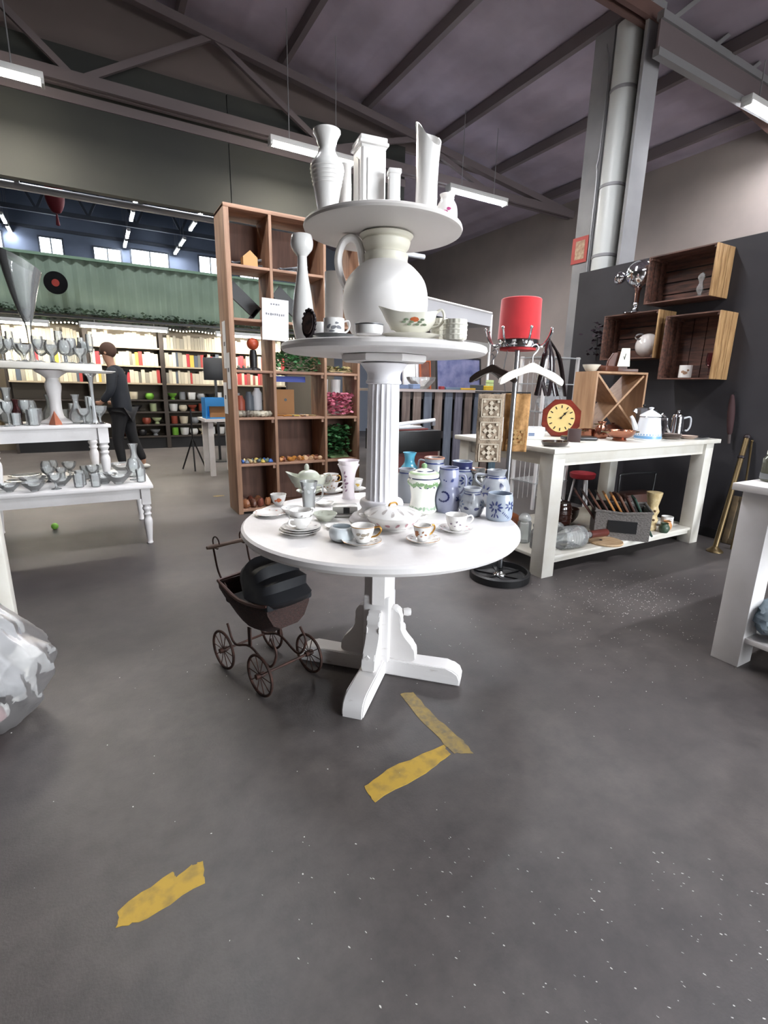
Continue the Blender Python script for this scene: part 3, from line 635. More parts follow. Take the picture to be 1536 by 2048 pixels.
pr_ = [(.7, 0), (.85, .3), (1.0, .9), (.95, 1.5), (.68, 2.2), (.62, 2.5), (.72, 2.9)]
jug('small grey jug with blue eye-shaped leaves, its handle facing the viewer', P, pr_, STONE, R(4), ((([(-.42, .32, .026, .014, -.2), (.42, .32, .026, .014, .2)]), NAVY), (petals(-1.1, .45, P[3], .04, .014, 6, .014, .007) + petals(1.1, .45, P[3], .04, .014, 6, .014, .007), mat('slate_blue_paint', '#4a5c80', .3))), ((.78, .81, BLUE), (.86, .885, BLUE)), hz=(.8, .5))
P = (1.57, 1.656, 0.75, 0.123, 0.12)
pr_ = [(.86, 0), (.95, .15), (1, .6), (1, 2.0), (.94, 2.5), (.92, 2.75)]
h = P[3]
jug('squat pale blue pot with a painted cobalt flower at the table rim', P, pr_, STONEP, None, ((petals(-.3, .55, h, .045, .018, 9, .022, .009) + petals(.85, .6, h, .045, .014, 7, .018, .008) + [(-.3, .25, .03, .006, 1.4), (-.5, .22, .02, .006, 1.0), (-.1, .22, .02, .006, 2.0)] + [(.3 + .12 * k, .36 - .05 * k, .012, .0035, 1.1) for k in range(5)], BLUE),), (), 'stoneware_pot', 'pot')
SPR = [(-.5, .5, .012, .007, .3), (.1, .65, .011, .006, 1), (.5, .45, .012, .007, -.4), (-.1, .35, .009, .005, .2)]
# cup and saucer with rose sprigs
P = (1.265, 1.585, 0.75, 0.07, 0.155)
saucer('white saucer with pink sprigs at right front of the round table', (P[0], P[1], TZ), .072, PORC, .016, PINKD)
cup('white teacup with pink sprigs, right front of the round table', (P[0], P[1], TZ + .006), .047, .066, PORC, R(-25), (SPR, mat('grey_pink_transfer', '#8d7d8c', .4)))
# gilt cup
P = (1.058, 1.523, 0.75, 0.071, 0.14)
saucer('gilt-edged scalloped saucer at the front of the round table', (P[0], P[1], TZ), .066, PORC, .014, PINKD, rim=GOLD)
cup('small cup with heavy gilding and rose print on a gilt saucer', (P[0] - .005, P[1], TZ + .006), .036, .062, PORC, R(-5), (SPR + [(-.7, .6, .02, .014, .5), (-.9, .4, .02, .014, .2)], mat('copper_rose_transfer', '#a8714e', .3, .5)), trim=GOLD)
# tureen
P = (1.048, 1.741, 0.75, 0.096, 0.238)
rr = P[4] / 2; t = thing('tureen', 'round white lidded tureen with faint floral print and gilt knob', 'tureen', (P[0], P[1], TZ)); f = faceC(P[0], P[1])
pb_ = smooth_prof([(rr * .5, 0), (rr * .55, .006), (rr * .72, .018), (rr * .92, .045), (rr * .98, .062)], 4)
new('bowl', lathe([(0, 0)] + pb_ + [(0, .062)], 48), PORC, t)
lp = smooth_prof([(rr, .062), (rr * 1.02, .066), (rr * .95, .072), (rr * .7, .085), (rr * .35, .094), (rr * .1, .098)], 4)
l = new('lid', lathe([(0, .06)] + lp + [(0, .098)], 48), PORC, t)
decal('lid_print', lp, f, [(.45 * k - 1.8, .08 + .006 * (k % 2), .016, .012, k) for k in range(9)], mat('pale_grey_transfer', '#b3aca8', .4), l)
decal('bowl_print', pb_, f, [(.4 * k - 1.4, .034, .022, .012, k) for k in range(8)], PINKD, t)
new('knob', tube(spl([(-.02, 0, .097), (-.012, 0, .108), (.012, 0, .11), (.022, 0, .1)], 4), .004, 8), GOLD, l)
for s in (-1, 1): new('handle', tube(spl([(s * rr * .93, -.02, .05), (s * rr * 1.16, -.012, .055), (s * rr * 1.16, .012, .055), (s * rr * .93, .02, .05)], 4), .0045, 8), PORC, t, rot=(0, 0, R(-30)))
# front cup
P = (0.831, 1.607, 0.75, 0.077, 0.152)
saucer('gilt-trimmed white saucer at left front of the round table', (P[0], P[1], TZ), .077, PORC, .016, mat('pale_grey_transfer', '#b3aca8'), rim=GOLD)
cup('white teacup with grey-gold flowers at left front of the round table', (P[0] + .005, P[1], TZ + .006), .046, .066, PORC, R(-30), ([(-.4, .6, .02, .012, .4), (.1, .55, .022, .014, .1), (.5, .6, .016, .012, 1), (-.1, .35, .018, .008, .2)], mat('grey_gold_transfer', '#9b9183', .4)), trim=GOLD)
# bluish pot
P = (0.783, 1.68, 0.75, 0.069, 0.093)
lath('sugar_pot', 'plain pale bluish white pot between two teacups', 'pot', (P[0], P[1], TZ), smooth_prof([(.034, 0), (.046, .01), (.05, .03), (.047, .05), (.04, .056)], 3), mat('bluish_porcelain', '#dfe6ea', .25, coat=.3))
# stacked tea set at the left
P = (0.67, 1.842, 0.75, 0.076, 0.195)
for k in range(3): saucer(('lowest', 'middle', 'uppermost')[k] + ' saucer of the stack under the nested cups', (P[0] + .004 * k, P[1], TZ + .0075 * k), .085 - .003 * k, PORC, .016, mat('pale_grey_transfer', '#b3aca8') if k == 2 else None)
cup('lower of two nested white teacups on the stacked saucers', (P[0] + .005, P[1], TZ + .022), .048, .05, PORC, R(-150))
cup('upper of two nested white teacups on the stacked saucers', (P[0] + .006, P[1], TZ + .047), .046, .05, PORC, R(20), (SPR, mat('pale_grey_transfer', '#b3aca8')))
P = (0.838, 2.171, 0.75, 0.09, 0.119)
t = thing('glass_jug', 'clear glass jug with etched flowers behind the stacked saucers', 'jug', (P[0], P[1], TZ)); pv = smooth_prof([(.028, 0), (.03, .05), (.034, .1), (.043, .145)], 3)
new('body', lathe(vessel(pv, .003), 32), FROST, t); new('handle', tube(spl([(.036, 0, .125), (.065, 0, .12), (.062, 0, .07), (.031, 0, .045)], 4), .005, 8), FROST, t, rot=(0, 0, R(-20)))
decal('etched_flower', pv, faceC(P[0], P[1]), [(.5 * k - 1, .1 + .02 * (k % 2), .02, .012, k) for k in range(5)], mat('etched_white', '#e4e6e8', .8), t)
P = (0.649, 2.176, 0.75, 0.047, 0.18)
saucer('white plate with an orange rose at the left rim of the round table', (P[0], P[1], TZ), .075, PORC, .014, ROSED)
P = (0.728, 2.325, 0.75, 0.071, 0.099)
cup('white cup with an orange rose behind the rose plate', (P[0] + .02, P[1] + .03, TZ), .04, .055, PORC, R(100), ([(.1, .55, .024, .022, 0), (-.4, .5, .016, .01, .4)], ROSED))
P = (0.736, 2.115, 0.75, 0.063, 0.124)
saucer('shallow white bowl right of the rose plate', (P[0] + .01, P[1] + .035, TZ), .05, PORC, .03, mat('slate_sprigs', '#777a80', .5), 'bowl', 'bowl')
# lying swan-like sauce boat
P = (0.98, 2.534, 0.75, 0.14, 0.221)
saucer('grey-green stand under the tall sauce boat', (P[0], P[1], TZ), .07, PORC3, .02)
o = sauceboat('pale celadon sauce boat with long pointed spout at the back left', (P[0], P[1], TZ + .012), .19, .11, .085, R(-28), PORC3)
new('lid', ball(.05, 20, 10, 1.25, .85, .8, (.0, 0, .085)), PORC3, o); new('finial', ball(.014, 12, 8, 1, .8, 1.6, (-.01, 0, .135)), PORC3, o)
# cups at the back
P = (1.107, 2.521, 0.75, 0.086, 0.141)
saucer('white saucer behind the flared vase', (P[0], P[1], TZ), .07, PORC, .015)
cup('white floral teacup beside the celadon sauce boat', (P[0], P[1], TZ + .006), .045, .06, PORC, R(-20), (SPR, mat('ochre_transfer', '#b08d6a', .4)))
P2 = (P[0], P[1], TZ + .048)
cup('white teacup stacked in the floral teacup beside the celadon sauce boat', P2, .043, .058, PORC, R(-60), ([(0, .4, .02, .01, 0), (.4, .5, .012, .008, 1)], mat('ochre_transfer', '#b08d6a')), trim=GOLD)
P = (1.129, 2.34, 0.75, 0.207, 0.117)
pv = smooth_prof(sc([(.62, 0), (.58, .1), (.54, .4), (.56, 1.8), (.68, 2.7), (.9, 3.3), (1, 3.5), (.9, 3.6), (.92, 3.75), (1, 3.95)], P[3], P[4]), 4)
t = lath('vase', 'tall flared white vase with purple sprigs in front of the column', 'vase', (P[0], P[1], TZ), pv, mat('pinkish_porcelain', '#e6dde2', .2, coat=.3)); 
decal('painted_sprigs', pv, faceC(P[0], P[1]), [(-.5, P[3] * .7, .02, .008, 1.2), (-.4, P[3] * .6, .016, .012, .2), (-.6, P[3] * .5, .02, .012, 1), (-.3, P[3] * .42, .022, .012, .4), (-.5, P[3] * .33, .016, .008, 1.4), (-.35, P[3] * .24, .018, .008, .9)], mat('mauve_transfer', '#8f6f86', .4), t)
P = (1.265, 2.495, 0.75, 0.093, 0.086)
saucer('white saucer at the foot of the fluted column', (P[0] - .005, P[1] + .02, TZ), .06, PORC, .014)
cup('white cup with a yellow flower at the foot of the fluted column', (P[0] - .005, P[1] + .02, TZ + .006), .042, .062, PORC, R(160), ([(.4, .5, .02, .018, 0), (.1, .6, .012, .008, .4)], mat('yellow_transfer', '#d8b455', .4)))
# dish with dark tag
P = (0.961, 2.028, 0.75, 0.06, 0.163)
t = thing('butter_dish', 'grey-white square dish with a small black price tag', 'dish', (P[0], P[1], TZ), R(-24))
new('tray', B(-.07, .07, -.05, .05, 0, .012, .004), PORC, t); new('cover', B(-.058, .058, -.04, .04, .012, .05, .01), mat('greyish_porcelain', '#d5d5d0', .2, coat=.3), t)
new('price_tag', B(-.008, .02, -.043, -.04, .018, .045), BLACK, t)
for px, r_, h_, mm, lab in (((0.842, 1.985, 0.75), .055, .03, PORC3, 'shallow celadon bowl among the teacups'), ((0.825, 1.849, 0.75), .04, .012, PORC, 'little white dish behind the bluish pot'), ((1.071, 1.996, 0.75), .05, .014, PORC, 'white saucer left of the tureen'), ((0.952, 2.256, 0.75), .05, .016, PORC, 'white saucer right of the glass jug')):
    saucer(lab, (px[0], px[1], TZ), r_, mm, h_, mat('pale_grey_transfer', '#b3aca8'), 'dish', 'dish')
P = (1.437, 2.297, 0.75)
lath('beaker', 'white printed beaker half hidden behind the fluted column', 'cup', (P[0] + .0, P[1] - .05, TZ), [(.026, 0), (.03, .004), (.03, .08)], PORC)

# ================================================================== DOLL PRAM
t = thing('doll_pram', 'antique rusty doll pram with wicker body and black folded hood', 'pram', (0.585, 2.12, 0), R(-73))
WICK = mat('dark_red_wicker', '#3a211c', .8, col2='#20130f', scale=70, stretch=(1, 1, 3), bump=.4)
bm = bmesh.new(); N = 16; secs = []
for k in range(9):    # tub: cross-sections along its length
    u = -1 + 2 * k / 8; x = .2 * u; bot = .235 + .07 * u * u + (.02 if u < 0 else 0) * abs(u); top = .40 + .03 * u * u; wb, wt = .075, .125 - .012 * u * u
    secs.append([bm.verts.new((x, y, z)) for y, z in ((-wt, top), (-wt * .98, (top * 2 + bot) / 3), (-wb * 1.1, bot + .025), (-wb * .6, bot), (wb * .6, bot), (wb * 1.1, bot + .025), (wt * .98, (top * 2 + bot) / 3), (wt, top))])
for a, b in zip(secs, secs[1:]):
    for i in range(7): bm.faces.new((a[i], a[i + 1], b[i + 1], b[i]))
bm.faces.new(secs[0]); bm.faces.new(secs[-1][::-1])
o = new('tub', bm, WICK, t); sm = o.modifiers.new('thick', 'SOLIDIFY'); sm.thickness = .012
new('tub_rim', tube([(v[0], v[1], v[2]) for v in spl([(-.2, -.113, .43), (0, -.125, .40), (.2, -.113, .43), (.21, 0, .435), (.2, .113, .43), (0, .125, .40), (-.2, .113, .43), (-.21, 0, .435)], 3)][:-1], .009, 8, closed=True), mat('red_brown_rim', '#4a2a22', .6), t)
# hood: folded ribs of cloth around the far end
bm = bmesh.new(); rows = []
for j in range(9):
    a = R(-4 + 112 * j / 8); row = []
    for k in range(13):
        ph = PI * k / 12; rr = .2 + (.014 if j % 2 else -.02); sp = math.sin(ph) ** .45 if 0 < k < 12 else 0
        row.append(bm.verts.new((.05 + rr * math.cos(a) * sp, -.128 * (abs(math.cos(ph)) ** .6) * (1 if math.cos(ph) > 0 else -1), .425 + rr * math.sin(a) * sp * .8)))
    rows.append(row)
for a, b in zip(rows, rows[1:]):
    for i in range(12): bm.faces.new((a[i], a[i + 1], b[i + 1], b[i]))
o = new('hood', bm, mat('black_oilcloth', '#1b1c20', .55), t, ang=30); sm = o.modifiers.new('thick', 'SOLIDIFY'); sm.thickness = .008
new('hood_apron', B(.09, .215, -.12, .12, .405, .44, .012), DARK, t)
new('lining', B(-.17, .05, -.1, .1, .33, .36, .01), mat('black_lining', '#100f10', .9), t)
wh = None
for x in (-.15, .16):
    new('axle', tube([(x, -.135, .098), (x, .135, .098)], .006, 8), IRON, t)
    for y in (-.135, .135):
        if wh is None:
            wh = new('wheel', tube([(.092 * math.cos(2 * PI * k / 32), 0, .092 * math.sin(2 * PI * k / 32)) for k in range(32)], .0065, 8, closed=True), IRON, t, (x, y, .099))
            sp0 = new('spoke', tube([(.012, 0, 0), (.09, 0, 0)], .0022, 5), IRON, wh); hb0 = new('hub', lathe([(0, -.02), (.012, -.02), (.014, 0), (.012, .02), (0, .02)], 12, M=XZ), IRON, wh); wl = [wh]
            for k in range(1, 10): share(sp0, wh, rot=(0, 2 * PI * k / 10, 0))
        else:
            q = share(wh, t, (x, y, .099)); share(hb0, q)
            for k in range(10): share(sp0, q, rot=(0, 2 * PI * k / 10, 0))
for y in (-.08, .08):
    new('spring', tube(spl([(-.2, y, .2), (-.14, y, .115), (0, y, .155), (.15, y, .115), (.21, y, .2), (.17, y, .26)], 5), .006, 6), IRON, t)
    new('strap', B(-.012, .012, y - .003, y + .003, .15, .25), IRON, t)
    new('handle_rod', tube(spl([(-.17, y * 1.1, .4), (-.24, y * 1.1, .46), (-.275, y * 1.1, .575)], 4), .005, 6), IRON, t)
    new('handle_scroll', tube([(-.275 + .03 * math.cos(a), y * .9, .592 + .03 * math.sin(a)) for a in [R(20 * k) for k in range(16)]], .0035, 6), IRON, t)
new('handle_bar', lathe([(0, -.12), (.008, -.12), (.011, -.1), (.009, 0), (.011, .1), (.008, .12), (0, .12)], 10, M=XZ), mat('old_wood', '#5a4436', .6), t, (-.275, 0, .577))

# ================================================================== PINE SHELF UNIT
random.seed(21)
SHY = 5.13
t = thing('shelf_unit', 'tall open pine cubbyhole shelf unit behind the round table', 'shelf unit', (1.2, SHY, 0))
XS = (0.0, 0.42, 0.985, 1.385); D = 0.4
for i, x in enumerate(XS):
    wdt = 0.05 if i == 0 else 0.03
    new('side_panel' if i in (0, 3) else 'divider', B(x, x + wdt, 0, D, 0, 2.94, 0.003), PINE, t)
new('top_board', B(0, XS[3] + .03, -.003, D, 2.91, 2.945, .003), PINEH, t)
ZS = (0.05, 0.53, 1.01, 1.475, 1.96, 2.44)
for z in ZS:
    for a, b_ in zip(XS, XS[1:]):
        new('shelf', B(a + (.05 if a == 0 else .03), b_, .004, D - .01, z - .025, z, .002), PINEH, t)
for z in ZS[1:5]:
    for a, b_ in zip(XS, XS[1:]): new('cleat', B(b_ - .03, b_, .02, .06, z - .06, z - .025), PINEH, t)
for i, (x, z) in enumerate(((0, 0), (1, 0), (2, 0), (0, 1), (1, 1), (2, 1), (1, 5), (0, 5), (1, 4), (0, 4))):
    a, b_ = XS[x], XS[x + 1]
    if i < 6 or i in (6, 7): new('back_board', B(a + .03, b_, D - .012, D, ZS[z], (ZS + (2.91,))[z + 1] - .02), mat('dark_back_board', '#6b4c3e', .7, col2='#553a2f', scale=4, stretch=(6, 6, .6)), t)
def sx(px0): return px0
# paper signs
def paper(name, label, P, w, h, rz=0, lines=(), parent=None, tilt=0.0):
    tt = thing(name, label, 'sign', P, rz)
    new('sheet', B(-w / 2, w / 2, -.002, 0, -h / 2, h / 2), PAPER, tt, rot=(0, tilt, 0))
    for (lx, lz, lw, lh) in lines:
        bm = bmesh.new(); n = max(3, int(lw / .022)); x = lx - lw / 2
        for k in range(n):
            ww = lw / n * random.uniform(.55, .85); box(bm, x, x + ww, -.0032, -.002, lz - lh / 2 * random.uniform(.6, 1), lz + lh / 2 * random.uniform(.6, 1)); x += lw / n
        o = new('printed_line', bm, INK, tt, rot=(0, tilt, 0)); o['kind'] = 'stuff'
    return tt
paper('paper_sign', 'white paper sign with two printed lines on the pine shelf divider', (1.657, 5.118, 1.966), .27, .39, 0, ((0, .145, .1, .02), (0, .05, .2, .026)), tilt=R(1.5))
for (p, w_, h_, lab) in (((1.195, 5.346, 1.716), .12, .45, 'uppermost long white paper strip on the shelf unit side'), ((1.195, 5.235, 1.462), .13, .35, 'middle white paper strip on the shelf unit side'), ((1.195, 5.484, 1.193), .15, .32, 'lowest white paper strip on the shelf unit side')):
    o = thing('paper_strip', lab, 'paper', (1.197, min(max(p[1], SHY + .08), SHY + .3), p[2]), R(-90)); new('sheet', B(-w_ / 2, w_ / 2, -.002, 0, -h_ / 2, h_ / 2), PAPER, o); bm = B(-.03, .03, -.003, -.002, -.01, .03); new('printed_mark', bm, INK, o)

def on_shelf(col, row, fx, fy=0.15):   # a spot on one of the shelves: column, row, fraction of the width
    a = XS[col] + (.05 if col == 0 else .03); return (1.2 + a + (XS[col + 1] - a) * fx, SHY + fy, ZS[row] + .001)
# oddments: each a thing
def pebble(name, label, cat, P, s, m, group, rot=None, shape='stone'):
    bm = bmesh.new()
    if shape == 'stone':
        ball(1, 9, 6, bm=bm)
        for v in bm.verts: v.co *= random.uniform(.85, 1.12)
    elif shape == 'cone': lathe([(0, 0), (1, .1), (1.1, .5), (.7, 1.3), (.3, 1.8), (0, 2)], 10, bm)
    elif shape == 'stick': tube(spl([(-3, 0, 0), (-1, .2, .1), (1, -.1, .15), (3, .1, 0)], 3), [.32] * 9 + [.2], 7, bm)
    for v in bm.verts: v.co = Vector((v.co.x * s[0], v.co.y * s[1], v.co.z * s[2]))
    o = new(name, bm, m, None, P, rot or (0, 0, random.uniform(0, 6)))
    zmin = min((o.matrix_basis @ v.co).z for v in o.data.vertices); o.location.z += P[2] - zmin
    return tag(o, label, cat, group)
browns = [mat('brown_shell_%d' % k, c, .4) for k, c in enumerate(('#8a5a3c', '#b98455', '#5c3a2c', '#cfae8c', '#a86f2e', '#774437'))]
greys = [mat('grey_shell_%d' % k, c, .6) for k, c in enumerate(('#8e8676', '#6f675b', '#b5ac99', '#574f47', '#a09a8a'))]
mixc = [mat('toy_colour_%d' % k, c, .5) for k, c in enumerate(('#2e5aa0', '#6b7078', '#cdb98c', '#8a7b56', '#3f4e55', '#b8a34c', '#4b5f4a'))]
for k in range(20):
    pebble('pine_cone', 'brown cone or seed pod heaped on the middle shelf of the pine unit', 'pine cone', on_shelf(1, 1, .06 + .9 * (k % 10) / 9.5 + random.uniform(-.02, .02), .06 + .09 * (k // 10)), (.026, .022, .024), random.choice(browns), 'brown pods in the middle cubbyhole', shape='cone', rot=(R(80), 0, random.uniform(0, 6)))
for k in range(16):
    pebble('toy_figure', 'small mixed trinket heaped in the left cubbyhole by the blue pieces', 'trinket', on_shelf(0, 1, .08 + .86 * (k % 8) / 7.5, .06 + .1 * (k // 8)), (.026, .018, .02), mixc[k % 7], 'trinkets in the left cubbyhole', shape=('stone', 'cone')[k % 2])
for k in range(26):
    pebble('moss_tuft', 'dried grey moss tuft heaped in the left cubbyhole', 'dried moss', on_shelf(0, 2, .06 + .88 * (k % 9) / 8.5, .05 + .09 * (k // 9)), (.034, .03, .03), random.choice(greys), 'dried moss tufts', shape='stone')
for k in range(18):
    pebble('twig', 'dried stem or twig laid in the middle cubbyhole', 'twig', on_shelf(1, 2, .2 + .6 * random.random(), .08 + .15 * random.random()), (.032, .02, .022), (browns + mixc)[k % 13], 'twigs in the middle cubbyhole', shape='stick')
for k in range(7):
    pebble('terracotta_shard', 'red-brown bark piece on the bottom shelf of the pine unit', 'bark', on_shelf(0, 0, .12 + .75 * (k % 4) / 3.5, .07 + .12 * (k // 4)), (.05, .035, .05), browns[(0, 2, 5)[k % 3]], 'bark pieces on the bottom shelf', shape='stone')
# bunches of artificial leaves and flowers: every leaf too small to pick apart
def bunch(name, label, cat, P, w_, d_, h_, m1, n, s, stem=None):
    tt = thing(name, label, cat, P); bm = bmesh.new()
    for k in range(n):
        c = Vector((random.uniform(-w_, w_), random.uniform(0, d_), random.random() ** .8 * h_ + .01)); rt = Matrix.Rotation(random.uniform(0, 6), 3, 'Z') @ Matrix.Rotation(random.uniform(-.9, .9), 3, 'X')
        P5 = [bm.verts.new(c + rt @ Vector((s * x, s * y, s * z))) for x, y, z in ((-.6, 0, 0), (0, -.45, .12), (.75, 0, 0), (0, .45, .12))]; bm.faces.new(P5)
    o = new('leaves' if 'pink' not in name else 'petals', bm, m1, tt); o['kind'] = 'stuff'
    if stem:
        for k in range(8): new('stem', tube([(-w_ * .8, .02 + .02 * k, .012 + .004 * k), (w_ * .9, .03 + .012 * k, .014 + .005 * k)], .004, 5), stem, tt)
    return tt
IVY = mat('green_leaf', '#2f5f35', .6, col2='#467a45', scale=12); PNK = mat('pink_petal', '#c2637c', .6, col2='#d98a9b', scale=14); GST = mat('pale_green_stem', '#7f9a6a', .6)
p = on_shelf(1, 3, .5, .03); bunch('ivy_bunch', 'bunch of green artificial ivy in the middle cubbyhole', 'ivy', p, .24, .3, .19, IVY, 420, .04)
p = on_shelf(2, 2, .5, .03); bunch('pink_flower_bunch', 'bunch of pink artificial flowers in the right cubbyhole', 'flowers', p, .145, .2, .24, PNK, 420, .045)
p = on_shelf(2, 1, .48, .04); bunch('fern_bunch', 'bunch of dark green artificial fern in the right cubbyhole', 'fern', p, .14, .28, .36, IVY, 480, .045, GST)
p = on_shelf(2, 3, .5, .03); bunch('dry_leaf_bunch', 'straw and green sprigs in the right cubbyhole under the middle tier', 'dried flowers', p, .15, .25, .06, mat('straw_leaf', '#a08a5c', .7, col2='#5f7045', scale=12), 90, .045, mat('straw_stem', '#b7a47c', .7))
# larger items in the cubbyholes
p = on_shelf(1, 2, .28, .3); tt = thing('empty_picture_surround', 'bright blue empty picture frame standing in the middle cubbyhole', 'frame', p)
fb = mat('cobalt_blue_paint', '#2a45b4', .5)
for nm, a in (('frame_side', (-.13, -.1, 0, .02, 0, .42)), ('frame_top', (-.1, .28, 0, .02, .36, .42))): new(nm, B(*a), fb, tt)
p = on_shelf(1, 2, .28, .34); o = new('cardboard_box', B(-.1, .1, -.01, .05, 0, .28, .003), mat('brown_card', '#9b7048', .8), None, (p[0] + .02, p[1] - .1, p[2] + .0)); tag(o, 'small brown cardboard box with a dark dot in front of the blue frame', 'box')
new('hole', lathe([(0, .0), (.016, 0), (.016, .002), (0, .002)], 16, M=XZ), BLACK, o, (0, -.0095, .17))
p = on_shelf(0, 3, .55, .12); tt = thing('red_ball_lamp', 'small lamp with orange-red globe and black foot on the left cubbyhole shelf', 'lamp', p)
new('globe', ball(.06, 18, 10, c=(0, 0, .26)), mat('orange_red_plastic', '#a8472c', .4), tt); new('foot', lathe([(0, 0), (.07, 0), (.07, .02), (.035, .03), (.04, .14), (.03, .2), (0, .2)], 18), BLACK, tt)
p = on_shelf(0, 3, .3, .12); tt = thing('tray', 'low dark tray with pale pieces in the left cubbyhole under the red globe', 'tray', p)
new('dish', B(-.09, .14, -.06, .06, 0, .02, .004), BLACK, tt); 
for k in range(4): new('token', ball(.016, 9, 6, c=(-.06 + .05 * k, 0, .033)), greys[k % 5], tt)
for k, (fx, h_, mm, lab) in enumerate(((.25, .16, mat('rust_tin', '#9c4b35', .5), 'rust-red tin in the left cubbyhole above the moss'), (.5, .2, mat('slate_tin', '#565b62', .5), 'slate grey tin in the left cubbyhole above the moss'), (.75, .24, PAPER, 'white bottle in the left cubbyhole above the moss'))):
    p = on_shelf(0, 2, fx, .3); lath('tin', lab, 'tin', p, [(.045, 0), (.05, .01), (.05, h_), (.03, h_ + .03), (.028, h_ + .05)], mm)
p = on_shelf(2, 2, .5, .34); 
for dx, lab in ((-.1, 'white cup standing behind the pink flowers at left'), (.06, 'white cup standing behind the pink flowers at right')): lath('cup', lab, 'cup', (p[0] + dx, p[1] - .02, p[2] + .0), [(.04, 0), (.045, .01), (.06, .4)], PORC)
for (c, r_, fx, lab, s) in ((0, 5, .35, 'dark folded umbrella lying on the top left shelf', 1), (1, 5, .5, 'dark bundle of rods lying on the upper middle shelf', 1)):
    p = on_shelf(c, r_, .5, .2); tt = thing('rod_bundle', lab, 'rods', p)
    for k in range(7): new('rod', tube([(-.14, -.06 + .02 * k, .02 + .012 * (k % 3)), (.15, .04 - .02 * k, .03 + .03 * ((k * 2) % 4))], .012, 6), mat('dull_rod_%d' % (k % 3), ('#4a4c50', '#2c2d31', '#77797c')[k % 3], .4, .3), tt)
p = on_shelf(0, 5, .55, .12); o = new('bird_house', prism([(-.07, 0), (.07, 0), (.07, .09), (0, .15), (-.07, .09)], -.05, .05, M=XZ), mat('yellowish_wood', '#b58a55', .6), None, (p[0], p[1] + .0, p[2] + .0)); tag(o, 'small yellowish wooden house on the top left shelf', 'ornament')
for c, lab in ((0, 'dark broad plank leaning in the upper left cubbyhole'), (1, 'dark broad plank leaning in the upper middle cubbyhole')):
    p = on_shelf(c, 4, .5, .3); tt = thing('dark_plank', lab, 'plank', p)
    new('board', beam(bmesh.new(), (-.15, 0, .33), (.13, 0, .09), .03, .13), BLACK, tt); new('leg', beam(bmesh.new(), (.02, 0, 0), (.13, 0, .13), .03, .03), BLACK, tt)

# ================================================================== WHITE SIDE TABLE WITH HOUSEHOLD GOODS
def rtable(name, label, x0, x1, y0, y1, H, mm, leg=.12, shz=.15):
    tt = thing(name, label, 'table', (x0, y0, 0)); w_, d_ = x1 - x0, y1 - y0
    new('tabletop', B(0, w_, 0, d_, H - .035, H, .004), mm, tt)
    for a in (.035, w_ - leg - .035):
        for b_ in (.035, d_ - leg - .035): new('leg', B(a, a + leg, b_, b_ + leg, 0, H - .035, .004), mm, tt)
    for b_ in (.06, d_ - .085): new('apron', B(leg + .035, w_ - leg - .035, b_, b_ + .025, H - .13, H - .035), mm, tt)
    for a in (.06, w_ - .085): new('apron', B(a, a + .025, leg + .035, d_ - leg - .035, H - .13, H - .035), mm, tt)
    new('lower_shelf', B(.05, w_ - .05, .16 if leg > .1 else .05, d_ - .05, shz - .025, shz, .003), mm, tt)
    new('shelf_front', B(leg + .035, w_ - leg - .035, .05, .16, shz - .025, shz, .003), mm, tt)
    new('shelf_rail', B(leg + .035, w_ - leg - .035, .07, .095, shz - .06, shz - .025), mm, tt)
    return tt
rtable('side_table', 'long cream-white table with lower shelf beside the charcoal partition', 2.66, 4.75, 2.32, 3.42, .95, CREAMW)
ZT = .951; ZL = .151
# octagonal clock
P = (3.511, 3.023, 0.95, 0.358, 0.312)
P = (3.45, 2.98, ZT); rr = .168
t = thing('wall_clock', 'octagonal red-brown wooden clock with cream dial on the white table', 'clock', P, R(-52))
cw = mat('red_brown_wood', '#7a2f22', .35, col2='#5f241b', scale=5, stretch=(1, 1, 5))
new('case', prism(ngon(8, rr, PI / 8), -.03, .03, M=Matrix.Translation((0, 0, rr * .924)) @ XZ, bev=.008), cw, t, rot=(R(-7), 0, 0))
dz = Matrix.Translation((0, 0, rr * .924)) @ XZ
dial = new('dial', prism(ngon(40, rr * .71, 0, .94, 1), .03, .034, M=dz), mat('cream_dial', '#d6bd7d', .5), t, rot=(R(-7), 0, 0))
for k in range(12):
    a = PI / 2 - 2 * PI * k / 12; new('numeral', prism([(-.004, -.012), (.004, -.012), (.004, .012), (-.004, .012)], .034, .036, M=dz @ Matrix.Translation((.94 * rr * .57 * math.cos(a), rr * .57 * math.sin(a), 0)) @ Matrix.Rotation(a - PI / 2, 4, 'Z')), BLACK, dial)
def hand(L, wd_, a, spade): 
    o_ = [(-wd_, -.01), (wd_, -.01), (wd_, L * .55)] + ([(.012, L * .62), (.004, L * .8)] if spade else []) + [(0, L)] + ([(-.004, L * .8), (-.012, L * .62)] if spade else []) + [(-wd_, L * .55)]
    return prism(o_, .036, .038, M=dz @ Matrix.Rotation(-a, 4, 'Z'))
new('hour_hand', hand(.068, .003, R(38), True), BLACK, dial); new('minute_hand', hand(.09, .002, R(42), False), BLACK, dial); new('hub', lathe([(0, .036), (.009, .036), (.009, .041), (0, .041)], 14, M=dz), BLACK, dial)
